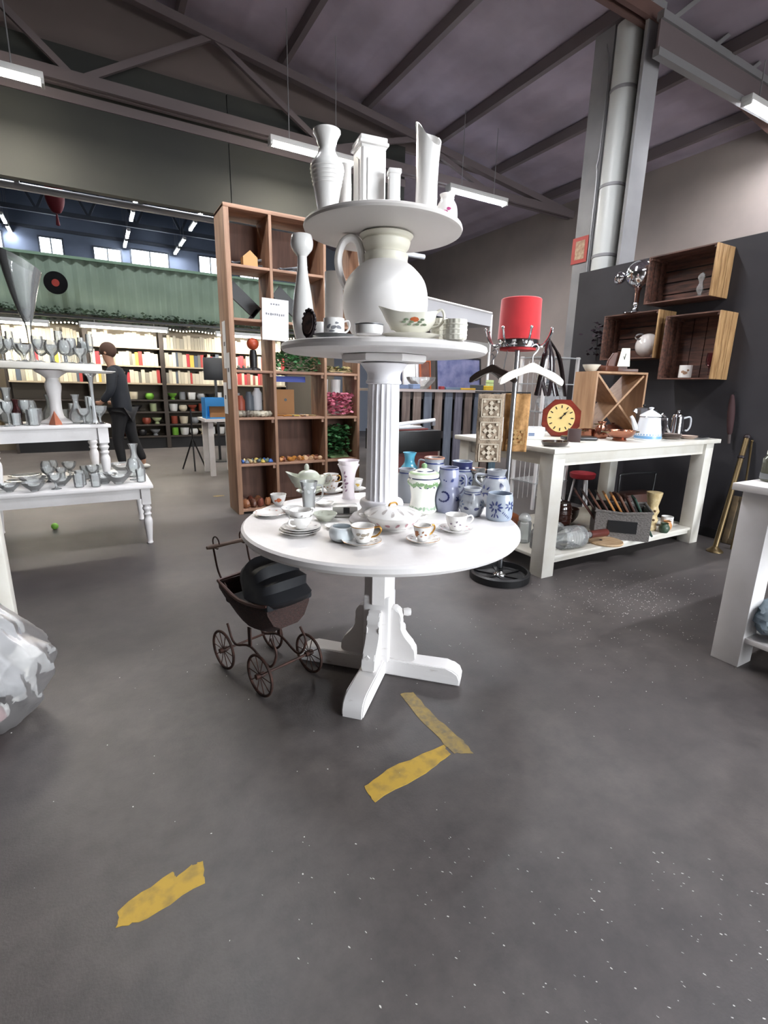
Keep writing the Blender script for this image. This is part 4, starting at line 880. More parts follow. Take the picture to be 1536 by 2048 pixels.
# wine rack cube with crossed shelves
t = thing('wine_rack', 'pine cube wine rack with crossed boards on the white table', 'wine rack', (3.9, 3.02, ZT), R(-13))
Wd, Dp, Hh = .56, .3, .56
for nm, a in (('side_panel', (0, .018, 0, Dp, 0, Hh)), ('side_panel', (Wd - .018, Wd, 0, Dp, 0, Hh)), ('bottom_panel', (.018, Wd - .018, 0, Dp, 0, .018)), ('top_panel', (.018, Wd - .018, 0, Dp, Hh - .018, Hh))): new(nm, B(*a), PINEL, t)
new('cross_board', beam(bmesh.new(), (.03, Dp / 2, .03), (Wd - .03, Dp / 2, Hh - .03), .27, .018, up=(0, 0, 1)), PINEL, t)
for p_, q_ in (((.03, Dp / 2, Hh - .03), (Wd / 2 - .012, Dp / 2, Hh / 2 + .012)), ((Wd / 2 + .012, Dp / 2, Hh / 2 - .012), (Wd - .03, Dp / 2, .03))): new('cross_board', beam(bmesh.new(), p_, q_, .27, .018), PINEL, t)
# things on the rack
RZ = ZT + Hh + .001
t = thing('mantel_clock', 'small clock with white trapezoid face on a dark brown base', 'clock', (4.26, 3.05, RZ), R(-35))
mb = mat('mahogany', '#5f3422', .4, col2='#472619', scale=8); 
new('base', B(-.14, .14, -.05, .06, 0, .03, .005), mb, t); new('back', prism([(-.13, .03), (.06, .03), (.05, .13), (-.01, .18), (-.08, .17), (-.12, .1)], -.04, .0, M=XZ, bev=.006), mb, t)
new('face', prism([(-.045, .05), (.065, .05), (.05, .21), (-.02, .21)], .02, .03, M=XZ), PORC2, t); new('hand', prism([(.008, .11), (.012, .11), (.02, .16), (.016, .165)], .031, .033, M=XZ), BLACK, t); new('hand', prism([(.01, .11), (.014, .11), (.004, .14), (.0, .138)], .031, .033, M=XZ), BLACK, t)
lath('bowl', 'cream bowl holding a red-brown lid on the wine rack', 'bowl', (3.99, 3.16, RZ), [(.04, 0), (.05, .008), (.075, .045), (.08, .06)], PORC2)
o = new('pot_cover', lathe(smooth_prof([(.0, 0), (.09, 0), (.085, .03), (.06, .055), (.02, .065), (0, .066)], 3), 24), mat('dark_red_glaze', '#6d2418', .3), None, (4.12, 3.2, RZ)); tag(o, 'domed dark red lid behind the cream bowl on the wine rack', 'lid')
o = new('wooden_box', B(-.09, .09, -.05, .05, 0, .05, .01), mb, None, (4.1, 3.07, RZ)); tag(o, 'flat mahogany box between bowl and small clock on the wine rack', 'box')
# table-top goods
P = (2.821, 2.437, 0.95, 0.046, 0.205)
t = thing('ashtray', 'oval brown glazed dish at the front edge of the white table', 'dish', (P[0], P[1] + .03, ZT)); t.scale = (1, .75, 1)
new('dish', lathe(vessel([(.08, 0), (.1, .01), (.115, .035)], .008), 30), mat('dark_brown_glaze', '#2b1c17', .2, coat=.5), t); new('glaze', lathe([(0, .012), (.09, .013), (.1, .02)], 30), mat('amber_glaze', '#8a4a2c', .2), t)
for k in range(4): new('ridge', B(-.07 + .03 * k, -.055 + .03 * k, -.05, .05, .013, .02), PORC, t)
o = new('black_tray', B(-.13, .13, -.07, .07, 0, .03, .012), mat('black_enamel', '#1c1b1d', .3), None, (3.38, 2.72, ZT), (0, 0, R(-30))); tag(o, 'flat black tray in front of the octagonal clock', 'tray')
o = new('card_box', B(-.045, .045, -.03, .03, 0, .1, .003), mat('dark_plum_card', '#35211f', .6), None, (3.2, 2.62, ZT), (0, 0, R(-40))); tag(o, 'small dark brown box before the octagonal clock dial', 'box')
for (x, y, w_, d_, h_, mm, lab) in ((3.05, 2.9, .07, .05, .09, PORC, 'small white enamel box left of the octagonal clock'), (3.25, 3.1, .09, .06, .08, mat('pale_grey_tin', '#c9cbcd', .4), 'pale grey tin left of the octagonal clock'), (3.0, 3.14, .06, .05, .16, PORC, 'tall white carton behind the small enamel box')):
    o = new('small_box', B(-w_, w_, -d_, d_, 0, h_, .008), mm, None, (x, y, ZT), (0, 0, R(-25))); tag(o, lab, 'box'); new('printed_band', B(-w_ * .8, -w_ * .1, -d_ - .001, -d_ + .001, h_ * .3, h_ * .6), mat('blue_print', '#5a6a86', .5), o)
def pot(label, P, prof, m, name='copper_pot', cat='pot', lid=None, handles=0, hm=None, rz=0):
    tt = thing(name, label, cat, (P[0], P[1], ZT), rz); new('body', lathe(vessel(prof, .003), 30), m, tt); h = prof[-1][1]; r = prof[-1][0]
    if lid: new('lid', lathe(smooth_prof([(0, h), (r * 1.02, h), (r * .98, h + .008), (r * .5, h + lid * .7), (.012, h + lid * .8), (.018, h + lid), (0, h + lid * 1.02)], 3), 30), m, tt)
    for s in ((-1, 1)[:handles] if handles < 3 else (-1, 1)): new('handle', tube(spl([(s * r * .96, -.025, h * .8), (s * (r + .035), -.018, h * .85), (s * (r + .035), .018, h * .85), (s * r * .96, .025, h * .8)], 4), .005, 7), hm or m, tt)
    return tt
pot('copper bowl with side handles before the wine rack', (3.66, 2.55), smooth_prof([(.05, 0), (.055, .01), (.05, .02), (.09, .04), (.115, .075), (.12, .085)], 3), COPPER, handles=2, hm=BRASS, rz=R(-20))
pot('small copper pot with lid behind the copper bowl', (3.93, 2.82), [(.07, 0), (.078, .01), (.08, .07)], mat('dark_copper', '#6d4133', .3, 1.0), lid=.05, handles=2)
pot('small open copper pan beside the octagonal clock', (3.66, 2.86), [(.05, 0), (.055, .01), (.06, .07)], COPPER, handles=1, hm=BRASS)
pot('tall copper jug left of the copper bowl', (3.7, 2.76), smooth_prof([(.045, 0), (.06, .03), (.05, .08), (.03, .12), (.04, .14)], 3), COPPER, 'copper_jug', 'jug', handles=1, hm=BRASS)
# enamel coffee pot
t = thing('coffee_pot', 'white enamel coffee pot with a blue chequered band and black handle', 'coffee pot', (4.0, 2.53, ZT), R(-35)); ep = smooth_prof([(.1, 0), (.105, .01), (.1, .06), (.085, .14), (.078, .19)], 3)
new('body', lathe([(0, 0)] + ep + [(0, .19)], 36), mat('white_enamel', '#dfe3e8', .25, coat=.3), t); new('lid', lathe(smooth_prof([(.08, .188), (.082, .196), (.07, .21), (.03, .235), (.012, .245), (.02, .262), (0, .268)], 3), 30), mat('white_enamel', '#dfe3e8'), t); new('rim', lathe([(.079, .183), (.084, .188), (.079, .194)], 30), CHROME, t)
band('blue_band', ep, .012, .035, mat('sky_enamel', '#6f9cc4', .3), t); decal('blue_checks', ep, 0, [(k * PI / 14, .045, .012, .012, 0) for k in range(28)], mat('sky_enamel', '#6f9cc4'), t)
new('spout', tube([(-.08, 0, .05), (-.11, 0, .1), (-.14, 0, .17), (-.155, 0, .19)], [.026, .022, .014, .013], 10), mat('white_enamel', '#dfe3e8'), t)
new('handle', tube(spl([(.075, 0, .17), (.125, 0, .165), (.13, 0, .09), (.1, 0, .03)], 4), .012, 8), mat('dark_handle', '#2a2224', .5), t)
def moka(label, P, s, rz):
    tt = thing('moka_pot', label, 'coffee pot', (P[0], P[1], ZT), rz)
    new('boiler', prism(ngon(8, .055 * s), 0, .08 * s), STEEL, tt); new('waist', lathe([(.045 * s, .078 * s), (.042 * s, .09 * s), (.045 * s, .1 * s)], 20), STEEL, tt)
    new('top_chamber', lathe([(0, .1 * s), (.045 * s, .1 * s), (.062 * s, .2 * s), (0, .2 * s)], 8), STEEL, tt); new('lid', lathe([(.062 * s, .2 * s), (.05 * s, .215 * s), (0, .225 * s)], 8), STEEL, tt); new('knob', ball(.012 * s, 10, 6, c=(0, 0, .235 * s)), BLACK, tt)
    new('handle', tube([(.055 * s, 0, .19 * s), (.1 * s, 0, .195 * s), (.105 * s, 0, .17 * s), (.09 * s, 0, .09 * s)], .009 * s, 8), BLACK, tt); new('spout', beam(bmesh.new(), (-.05 * s, 0, .185 * s), (-.075 * s, 0, .2 * s), .025 * s, .025 * s), STEEL, tt)
moka('steel moka pot with black handle behind the enamel coffee pot', (4.28, 2.78), 1.15, R(-30))
t = thing('coffee_pot', 'chrome coffee pot with curved spout and square white handle near the table end', 'coffee pot', (4.52, 2.6, ZT), R(-30)); cp = smooth_prof([(.055, 0), (.06, .008), (.055, .05), (.05, .14), (.048, .18)], 3)
new('body', lathe([(0, 0)] + cp + [(0, .18)], 30), CHROME, t); new('lid', lathe(smooth_prof([(.05, .18), (.04, .2), (.012, .215), (.016, .235), (0, .245)], 3), 24), CHROME, t)
new('spout', tube(spl([(-.05, 0, .04), (-.09, 0, .09), (-.11, 0, .17), (-.145, 0, .2)], 4), [.016] * 9 + [.01] * 4, 8), CHROME, t); new('handle', tube(spl([(.048, 0, .165), (.11, 0, .175), (.12, 0, .1), (.1, 0, .06), (.08, 0, .06)], 4), .008, 8), mat('pale_handle', '#b9bbbe', .4), t)
t = thing('toaster', 'dark box-shaped appliance behind the coffee pots', 'appliance', (4.62, 2.95, ZT), R(-10))
new('body', B(-.13, .1, -.1, .1, 0, .2, .02), mat('dark_appliance', '#242327', .5), t); new('trim', B(-.1, .07, -.102, -.1, .15, .165), STEEL, t); new('knob', lathe([(0, 0), (.018, 0), (.018, .015), (0, .015)], 14, M=XZ), STEEL, t, (.06, -.1, .06))
for (x, y, r_, n, mm, lab) in ((4.28, 2.5, .085, 4, mat('brown_grey_plate', '#7c6f68', .4), 'plate of the grey-brown stack beside the enamel coffee pot'), (4.45, 2.45, .08, 2, mat('beige_plate', '#b7a396', .4), 'plate of the beige pair right of the grey-brown stack')):
    for k in range(n): saucer(lab if k < n - 1 else lab.replace('plate of', 'topmost plate of'), (x, y, ZT + .009 * k), r_, mm, .018, None, 'plate', 'plate', lab.replace('plate of the', 'plates of the') if n > 2 else None)
t = thing('serving_tray', 'oval steel tray with small cutlery at the far table end', 'tray', (4.58, 2.43, ZT), R(10)); t.scale = (1, .6, 1)
new('dish', lathe(vessel([(.1, 0), (.12, .004), (.14, .014)], .003), 32), STEEL, t)
for k in range(3): new('cutlery', tube([(-.09, -.05 + .04 * k, .008), (.08, -.04 + .05 * k, .01)], .004, 6), CHROME, t)
t = thing('casserole', 'round white lidded dish at the back left corner of the white table', 'dish', (2.95, 3.28, ZT)); 
new('bowl', lathe(vessel(smooth_prof([(.06, 0), (.09, .02), (.1, .06), (.1, .075)], 3), .004), 30), PORC, t); new('lid', lathe(smooth_prof([(.103, .075), (.1, .085), (.05, .115), (.012, .12), (.02, .135), (0, .14)], 3), 30), PORC, t); new('handle', tube(spl([(-.095, -.02, .055), (-.125, 0, .06), (-.095, .02, .055)], 4), .006, 7), PORC, t)
# ---- lower shelf goods
def setP(x, y): return (x, y, ZL)
t = thing('stew_pot', 'round orange-brown earthenware pot with lid on the lower shelf', 'pot', setP(2.9, 2.98)); em = mat('orange_earthenware', '#8c4f2c', .4, col2='#6f3d22', scale=6)
new('body', lathe(vessel(smooth_prof([(.08, 0), (.12, .05), (.13, .1), (.11, .15)], 3), .006), 30), em, t); new('lid', lathe(smooth_prof([(.115, .15), (.1, .17), (.03, .2), (.02, .215), (0, .22)], 3), 30), em, t)
t = thing('glass_jar', 'clear glass storage jar at the left end of the lower shelf', 'jar', setP(2.86, 2.56)); new('jar', lathe(vessel([(.06, 0), (.065, .006), (.065, .13), (.05, .15), (.05, .17)], .004), 26), GLASSB, t); new('lid', lathe([(0, .17), (.054, .17), (.054, .185), (0, .187)], 26), STEEL, t)
t = thing('glass_jar', 'small glass jar with silver lid behind the left table leg', 'jar', setP(2.88, 2.74)); new('jar', lathe(vessel([(.05, 0), (.055, .006), (.055, .16), (.04, .18)], .004), 26), GLASSB, t); new('lid', lathe(smooth_prof([(.05, .18), (.05, .2), (.03, .23), (0, .24)], 3), 26), FROST, t)
t = thing('barrel_pot', 'dark brown glazed barrel crock with hoops on the lower shelf', 'crock', setP(3.36, 2.82)); new('body', lathe([(0, 0)] + smooth_prof([(.09, 0), (.1, .02), (.105, .12), (.1, .23), (.09, .25)], 3) + [(0, .25)], 30), mat('treacle_glaze', '#2b1712', .15, coat=.5), t)
for z in (.05, .09, .13, .17, .21): new('hoop', lathe([(.1, z - .006), (.112, z), (.1, z + .006)], 30), mat('treacle_glaze', '#2b1712'), t)
new('lid', lathe([(.092, .25), (.09, .265), (.02, .275), (.018, .29), (0, .295)], 24), mat('treacle_glaze', '#2b1712'), t)
lath('brown_bowl', 'dark brown bowl beside the barrel crock', 'bowl', setP(3.66, 3.0), smooth_prof([(.06, 0), (.07, .01), (.11, .07), (.12, .14)], 3), mat('brown_bowl_glaze', '#33201b', .3))
def lying_bottle(label, P, rz, m, capm, s=1.0):
    tt = thing('bottle', label, 'bottle', P, rz); pr2 = smooth_prof([(.0, 0), (.07, 0), (.075, .02), (.075, .17), (.06, .2), (.025, .23), (.022, .28)], 3); pr2 = [(r * s, z * s) for r, z in pr2]
    L = Matrix.Translation((0, 0, .075 * s)) @ Matrix.Rotation(PI / 2, 4, 'Y'); new('body', lathe(pr2, 28, M=L), m, tt)
    for k in range(6): new('rib', lathe([(.0745 * s, z * s - .006), (.078 * s, z * s), (.0745 * s, z * s + .006)], 28, M=L), m, tt) if (z := .03 + .024 * k) else None
    new('cap', lathe([(0, .27 * s), (.027 * s, .27 * s), (.027 * s, .42 * s), (.022 * s, .43 * s), (0, .43 * s)], 20, M=L), capm, tt)
lying_bottle('ribbed clear glass carafe lying down with a red-brown neck cover', setP(2.98, 2.47), R(-6), GLASSB, mat('red_brown_cap', '#5b2a23', .4), 1.15)
lying_bottle('second ribbed glass carafe lying behind the first, brown neck cover', setP(3.0, 2.67), R(-4), GLASSB, mat('red_brown_cap', '#5b2a23'), 1.0)
o = new('wooden_board', lathe([(0, 0), (.13, 0), (.135, .01), (.13, .018), (0, .018)], 32), mat('pale_wood', '#c9ad8a', .6, col2='#b3926d', scale=5, stretch=(1, 8, 1)), None, (3.47, 2.42, ZL)); tag(o, 'round pale wooden board lying beside the glass carafes', 'board'); new('plug', lathe([(0, 0), (.012, 0), (.01, .004), (0, .004)], 10), BLACK, o, (-.03, .02, .018))
# wicker basket of frames
BK = mat('grey_wicker', '#77726f', .8, col2='#58534f', scale=60, stretch=(1, 1, 2.5), bump=.5)
t = thing('wicker_basket', 'grey wicker basket with a dark label panel, full of wooden slats', 'basket', (3.5, 2.56, ZL), R(-46))
for nm, a in (('front_panel', (0, .42, 0, .015, 0, .23)), ('back_panel', (0, .42, .285, .3, 0, .25)), ('side_panel', (0, .015, .015, .285, 0, .24)), ('side_panel', (.405, .42, .015, .285, 0, .24)), ('base', (.015, .405, .015, .285, 0, .015))): new(nm, B(*a), BK, t)
new('rim', tube([(0, .007, .23), (.21, .004, .22), (.42, .007, .24), (.42, .295, .26), (.21, .3, .25), (0, .295, .25)], .013, 8, closed=True), BK, t); new('label_panel', B(.1, .32, -.006, 0, .06, .16), BLACK, t)
slm = [mat('slat_wood_%d' % k, c, .5) for k, c in enumerate(('#4a2a22', '#5e3a2c', '#a8713a', '#3a2622', '#6d4a3a', '#274238'))]
for k in range(9):
    tt = thing('wooden_lath', ('leftmost', 'second', 'third', 'fourth', 'middle', 'sixth', 'seventh', 'eighth', 'rightmost')[k] + ' slanting wooden slat in the grey wicker basket', 'slat', (3.5 + .694 * (.09 + .046 * k) + .72 * .12, 2.56 - .72 * (.09 + .046 * k) + .694 * .12, ZL + .03), R(-46))
    new('board', B(-.008, .008, -.05, .12, 0, .43 - .01 * k, .003), slm[(0, 3, 1, 0, 2, 2, 4, 0, 5)[k]], tt, rot=(0, R(-38 + 1.2 * k), 0))
P = (4.25, 2.62, ZL)
t = thing('totem_vase', 'cream carved totem vase on the lower shelf', 'vase', (4.18, 2.5, ZL)); tm = mat('bone_ceramic', '#c7b58d', .5, col2='#ad9669', scale=30)
new('body', lathe([(0, 0)] + smooth_prof([(.05, 0), (.055, .02), (.045, .05), (.058, .09), (.045, .13), (.058, .17), (.044, .21), (.05, .25), (.065, .33), (.062, .34)], 3) + [(0, .34)], 24), tm, t)
for z in (.09, .17): 
    for s in (-1, 1): new('carved_eye', ball(.011, 10, 6, c=(.056 * math.cos(R(215) + s * .35), .056 * math.sin(R(215) + s * .35), z + .01)), mat('carved_brown', '#6b4f34', .6), t)
cup('white mug lying by the wicker hamper on the lower shelf', (4.4, 2.48, ZL), .05, .1, PORC, R(-120), ([(.3, .5, .03, .03, .2)], mat('teal_print', '#5e8a86', .5)), [(r * .05, z * .1) for r, z in MUGP], 'mug')
for k, (x, y, mm, lab) in enumerate(((4.3, 2.42, browns[1], 'small tan figurine before the totem vase'), (4.2, 2.38, mat('dark_green_glaze', '#3e5040', .4), 'small dark green pot before the totem vase'), (4.29, 2.6, mat('ochre_glaze', '#a5793f', .4), 'ochre jug behind the white mug'))):
    lath('little_pot', lab, 'pot', (x, y, ZL), smooth_prof([(.028, 0), (.04, .02), (.042, .05), (.028, .075), (.032, .085)], 3), mm)
t = thing('picnic_hamper', 'brown leather suitcase with an arched black handle on the lower shelf', 'suitcase', (4.38, 2.82, ZL), R(-8)); lm = mat('brown_leather', '#4d2c22', .5, col2='#3c231c', scale=8)
new('body', B(-.2, .22, -.08, .1, 0, .26, .02), lm, t); new('seam', B(-.202, .222, -.082, .102, .17, .18), BLACK, t); new('handle', tube(spl([(-.2, 0, .2), (-.21, 0, .4), (-.17, 0, .44), (.2, 0, .44), (.24, 0, .4), (.23, 0, .2)], 4), .01, 8), BLACK, t)
for x in (-.1, .12): new('clasp', B(x - .015, x + .015, -.086, -.08, .15, .2), STEEL, t)

# ================================================================== CRATES ON THE PARTITION
def crate(label, y0, y1, z0, z1, X0=4.72, X1=5.0, vertical=False):
    tt = thing('wooden_crate', label, 'crate', (X1 - .001, y0, z0)); D_ = X1 - X0; L, Hc = y1 - y0, z1 - z0
    n = 4 if not vertical else 3
    def slats(nm, fn, nn, m_):
        for k in range(nn): new(nm, fn(k, nn), m_, tt)
    # near and far ends: vertical planks in depth direction
    for nm, ya in (('end_slat', 0.0), ('end_slat', L - .014)):
        for k in range(3):
            a = -D_ + D_ * k / 3; new(nm, B(a + .003, a + D_ / 3 - .003, ya, ya + .014, 0, Hc, .003), CRATE_LIT if ya == 0 else CRATE_SHADE, tt)
    for k in range(3):
        a = -D_ + D_ * k / 3
        new('bottom_slat', B(a + .004, a + D_ / 3 - .004, .014, L - .014, 0, .011), CRATE_SHADE, tt); new('top_slat', B(a + .004, a + D_ / 3 - .004, .014, L - .014, Hc - .011, Hc), CRATE_SHADE, tt)
    if vertical:
        for k in range(4): a = L * k / 4; new('back_slat', B(-.012, 0, a + .004, a + L / 4 - .004, .011, Hc - .011), CRATE_SHADE, tt)
    else:
        for k in range(4): a = Hc * k / 4; new('back_slat', B(-.012, 0, .014, L - .014, a + .006, a + Hc / 4 - .006), CRATE_SHADE, tt)
    for ya in (.014, L - .034):
        for za in (.011, Hc - .031): new('corner_post', B(-D_ + .01, -.012, ya, ya + .02, za, za + .02), CRATE_SHADE, tt)
    return tt
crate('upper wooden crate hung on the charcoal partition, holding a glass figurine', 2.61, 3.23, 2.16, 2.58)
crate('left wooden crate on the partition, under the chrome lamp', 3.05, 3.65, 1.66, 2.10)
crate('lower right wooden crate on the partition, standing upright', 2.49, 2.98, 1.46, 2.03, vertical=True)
t = thing('glass_figurine', 'clear glass figurine in the upper crate', 'figurine', (4.86, 2.78, 2.172)); new('base', lathe([(0, 0), (.04, 0), (.035, .02), (.012, .03), (0, .03)], 20), GLASSB, t); new('body', lathe(smooth_prof([(.012, .03), (.03, .08), (.015, .13), (.028, .17), (.022, .2), (0, .22)], 3), 18, wob=lambda th, r, z: r * (1 + .2 * math.cos(3 * th))), GLASSB, t)
t = thing('glass_globe', 'white glass dome shade leaning in the left crate', 'lamp shade', (4.84, 3.2, 1.672)); new('dome', ball(.115, 28, 16, c=(0, 0, .115)), mat('opal_glass', '#cfcac6', .15, coat=.5), t, ); new('collar', lathe([(.04, 0), (.045, .01), (.04, .02)], 20), STEEL, t, (-.07, .05, .19), (R(20), R(-40), 0))
cup('white mug with brown print in the lower right crate', (4.83, 2.78, 1.472), .05, .115, PORC, R(60), ([(0, .4, .04, .03, 0), (.4, .6, .02, .02, 0), (-.4, .5, .03, .02, .6)], mat('brown_transfer', '#9a7a62', .5)), [(r * .055, z * .115) for r, z in MUGP], 'mug')
t = thing('wine_glass', 'dim red wine glass in the lower right crate', 'glass', (4.88, 2.6, 1.472)); new('glass', lathe(smooth_prof([(.035, 0), (.005, .01), (.005, .09), (.03, .12), (.035, .17), (.03, .22)], 3), 22), glass('ruby_glass', (.6, .3, .32), body=.1, bodycol=(.3, .08, .1)), t)
# chrome ball lamp
t = thing('table_lamp', 'retro chrome ball table lamp standing on the left crate', 'lamp', (4.8, 3.36, 2.102)); 
new('base', lathe(smooth_prof([(0, 0), (.1, 0), (.1, .008), (.04, .02), (.018, .05), (.016, .07), (0, .07)], 3), 32), CHROME, t); new('joint', ball(.028, 16, 10, c=(0, 0, .085)), CHROME, t); new('stem', lathe([(.022, .1), (.024, .2), (.045, .26), (0, .26)], 20), mat('pinkish_chrome', '#b89a92', .2, 1.0), t)
new('ball_shade', ball(.13, 32, 18, c=(0, 0, .36)), CHROME, t); new('side_reflector', lathe(smooth_prof([(0, 0), (.03, .0), (.055, .03), (.06, .06), (.05, .06), (0, .03)], 3), 24), CHROME, t, (-.06, .13, .33), (R(-70), R(-20), 0))
t = thing('dried_flowers', 'dark purple dried flowers hanging on the partition beside the left crate', 'flowers', (4.93, 3.86, 1.72)); bm = bmesh.new()
for k in range(90):
    c = Vector((random.uniform(-.06, .04), random.gauss(0, .07), random.uniform(.0, .36))); s = random.uniform(.025, .05); rt = Matrix.Rotation(random.uniform(0, 6), 3, 'Z') @ Matrix.Rotation(random.uniform(0, 3), 3, 'X')
    bm.faces.new([bm.verts.new(c + rt @ Vector((s * x, s * y, 0))) for x, y in ((-.6, 0), (0, -.4), (.7, 0), (0, .4))])
o = new('petals', bm, mat('dark_purple_petal', '#2c1c28', .8), t); o['kind'] = 'stuff'; new('stem', tube([(0, 0, -.05), (0, .01, .2)], .006, 6), BLACK, t); new('hook', tube([(.06, .01, .2), (0, .01, .2)], .005, 6), BLACK, t)
# fire sign on the column
t = thing('fire_sign', 'square red fire hose sign with a pale pictogram on the column', 'sign', (5.1, 4.39, 2.93), R(-90)); new('plate', B(-.11, .11, -.004, 0, -.14, .14), mat('sign_red', '#a33430', .5), t)
o = new('pictogram', B(-.06, .07, -.006, -.004, -.1, .1), mat('sign_pale', '#b8a184', .6, col2='#96705c', scale=30), t)
# leaning poles and frame at the foot of the partition
t = thing('brass_pole', 'tall brass pole with round foot leaning on the partition', 'pole', (4.56, 2.12, 0)); 
new('foot', lathe(smooth_prof([(0, 0), (.06, 0), (.062, .012), (.04, .03), (.02, .05), (0, .05)], 3), 24), BRASS, t); new('shaft', tube([(0, 0, .04), (.2, .05, .5), (.4, .1, .96)], .022, 12), BRASS, t); new('finial', ball(.028, 14, 8, c=(.405, .101, .97)), mat('dark_bronze', '#2a2224'), t); new('collar', ball(.03, 14, 8, sz=.7, c=(.33, .083, .8)), mat('dark_bronze', '#2a2224'), t)
t = thing('curved_stick', 'thin curved brass rod leaning beside the brass pole', 'rod', (4.75, 2.08, 0)); new('rod', tube(spl([(0, 0, .006), (.03, .0, .3), (.16, .06, .6), (.22, .1, .94)], 5), .009, 8), BRASS, t); new('tip', ball(.013, 10, 6, c=(.22, .1, .94)), BRASS, t)
t = thing('framed_picture', 'dim old picture in a beaten frame leaning against the partition base', 'picture', (4.93, 1.92, 0), R(-90)); fm = mat('dull_gilt_frame', '#6c5a41', .5, col2='#4e4233', scale=12)
for nm, a in (('frame_side', (-.32, -.27, -.03, 0, 0, .44)), ('frame_side', (.27, .32, -.03, 0, 0, .44)), ('frame_top', (-.27, .27, -.03, 0, .39, .44)), ('frame_bottom', (-.27, .27, -.03, 0, 0, .05))): new(nm, B(*a, .004), fm, t, rot=(R(-9), 0, 0))
new('canvas', B(-.27, .27, -.018, -.01, .05, .39), mat('dim_painting', '#3d342e', .7, col2='#57503f', scale=7), t, rot=(R(-9), 0, 0))
t = thing('hanging_umbrella', 'dark red and grey folded umbrella hanging on the partition', 'umbrella', (4.95, 2.36, .98)); new('canopy', lathe(smooth_prof([(0, 0), (.02, .02), (.03, .2), (.015, .34), (0, .35)], 3), 12), mat('maroon_cloth', '#33191b', .8), t, rot=(R(-6), 0, 0)); new('shaft', tube([(0, 0, -.08), (0, 0, .05)], .012, 8), mat('grey_brown_grip', '#4f4543', .6), t, rot=(R(-6), 0, 0)); new('hook', tube([(.0, .03, .35), (.05, .03, .37)], .006, 6), BLACK, t)

# ================================================================== COAT STAND WITH RED LAMPSHADE
SX, SY = 2.44, 2.52
t = thing('coat_stand', 'chrome revolving clothes stand with black ring base and hook crown', 'clothes stand', (SX, SY, 0))
new('base_ring', lathe([(.17, 0), (.215, 0), (.218, .05), (.205, .06), (.195, .06), (.19, .02), (.17, .015)], 56), BLACK, t); new('base_plate', lathe([(0, .0), (.19, .0), (.19, .012), (0, .015)], 40), mat('dark_base', '#1f1e20', .5), t)
for k in range(3): new('base_rib', B(-.19, .19, -.012, .012, .012, .025), BLACK, t, rot=(0, 0, k * PI / 3))
new('socket', lathe(smooth_prof([(.05, .012), (.045, .03), (.025, .045), (.022, .08)], 3), 24), CHROME, t); new('pole', lathe([(.0, .04), (.017, .04), (.017, 1.64), (0, 1.64)], 20), STEEL, t)
new('crown_ring', lathe([(.095, 1.60), (.125, 1.60), (.13, 1.62), (.125, 1.645), (.095, 1.645), (.09, 1.62), (.095, 1.60)], 40), CHROME, t); new('crown_plate', lathe([(0, 1.625), (.1, 1.625), (.1, 1.637), (0, 1.637)], 36), CHROME, t); new('red_disc', lathe([(0, 1.583), (.115, 1.583), (.115, 1.598), (0, 1.598)], 36), mat('red_felt', '#a8282c', .8), t)
hk = None
for k in range(8):
    a = R(20 + 45 * k)
    if hk is None:
        hk = new('hook', tube(spl([(.12, 0, 1.62), (.165, 0, 1.61), (.2, 0, 1.65), (.22, 0, 1.70)], 4), .007, 8), CHROME, t, rot=(0, 0, a)); tip = new('hook_tip', ball(.011, 10, 6, c=(.22, 0, 1.705)), CHROME, hk)
    else: q = share(hk, t, rot=(0, 0, a)); share(tip, q)
t = thing('lampshade', 'bright red velvet drum lampshade sitting on the clothes stand', 'lamp shade', (SX, SY, 1.647)); rv = mat('red_velvet', '#c31f27', .85, col2='#b0161f', scale=6, sheen=.5)
new('drum', lathe([(.128, 0), (.133, .004), (.127, .245), (.122, .25), (.12, .245), (.126, .004), (.128, 0)], 48), rv, t); new('top_cap', lathe([(0, .235), (.121, .235), (.121, .24), (0, .24)], 36), rv, t); new('bottom_piping', tube([(.131 * math.cos(2 * PI * k / 40), .131 * math.sin(2 * PI * k / 40), .005) for k in range(40)], .003, 6, closed=True), rv, t)
def hanger(label, P, rz, m, s=1.0):
    tt = thing('clothes_hanger', label, 'hanger', P, rz)
    outl = [(v.x, v.y) for v in spl([(-.2, -.075), (-.14, -.035), (-.06, -.005), (0, .022), (.06, -.005), (.14, -.035), (.2, -.075), (.205, -.1), (.19, -.112), (.12, -.075), (.05, -.045), (0, -.035), (-.05, -.045), (-.12, -.075), (-.19, -.112), (-.205, -.1)], 3)]
    new('arms', prism(outl, -.014, .014, M=XZ, bev=.004), m, tt); new('hook', tube(spl([(0, 0, .02), (0, 0, .06), (.02, 0, .085), (.03, 0, .11), (.01, 0, .13), (-.015, 0, .115)], 4), .0035, 6), STEEL, tt); tt.scale = (s,) * 3
    return tt
D2 = mat('dark_brown_wood', '#2b1f1a', .4)
hanger('cream-white wooden hanger on the clothes stand', (2.36, 2.3, 1.475), R(-24), CREAMW, 1.0)
hanger('dark brown wooden hanger behind the white one', (2.24, 2.52, 1.47), R(-75), D2, .85)
hanger('second dark hanger at the back of the clothes stand', (2.36, 2.68, 1.47), R(10), D2, .75)
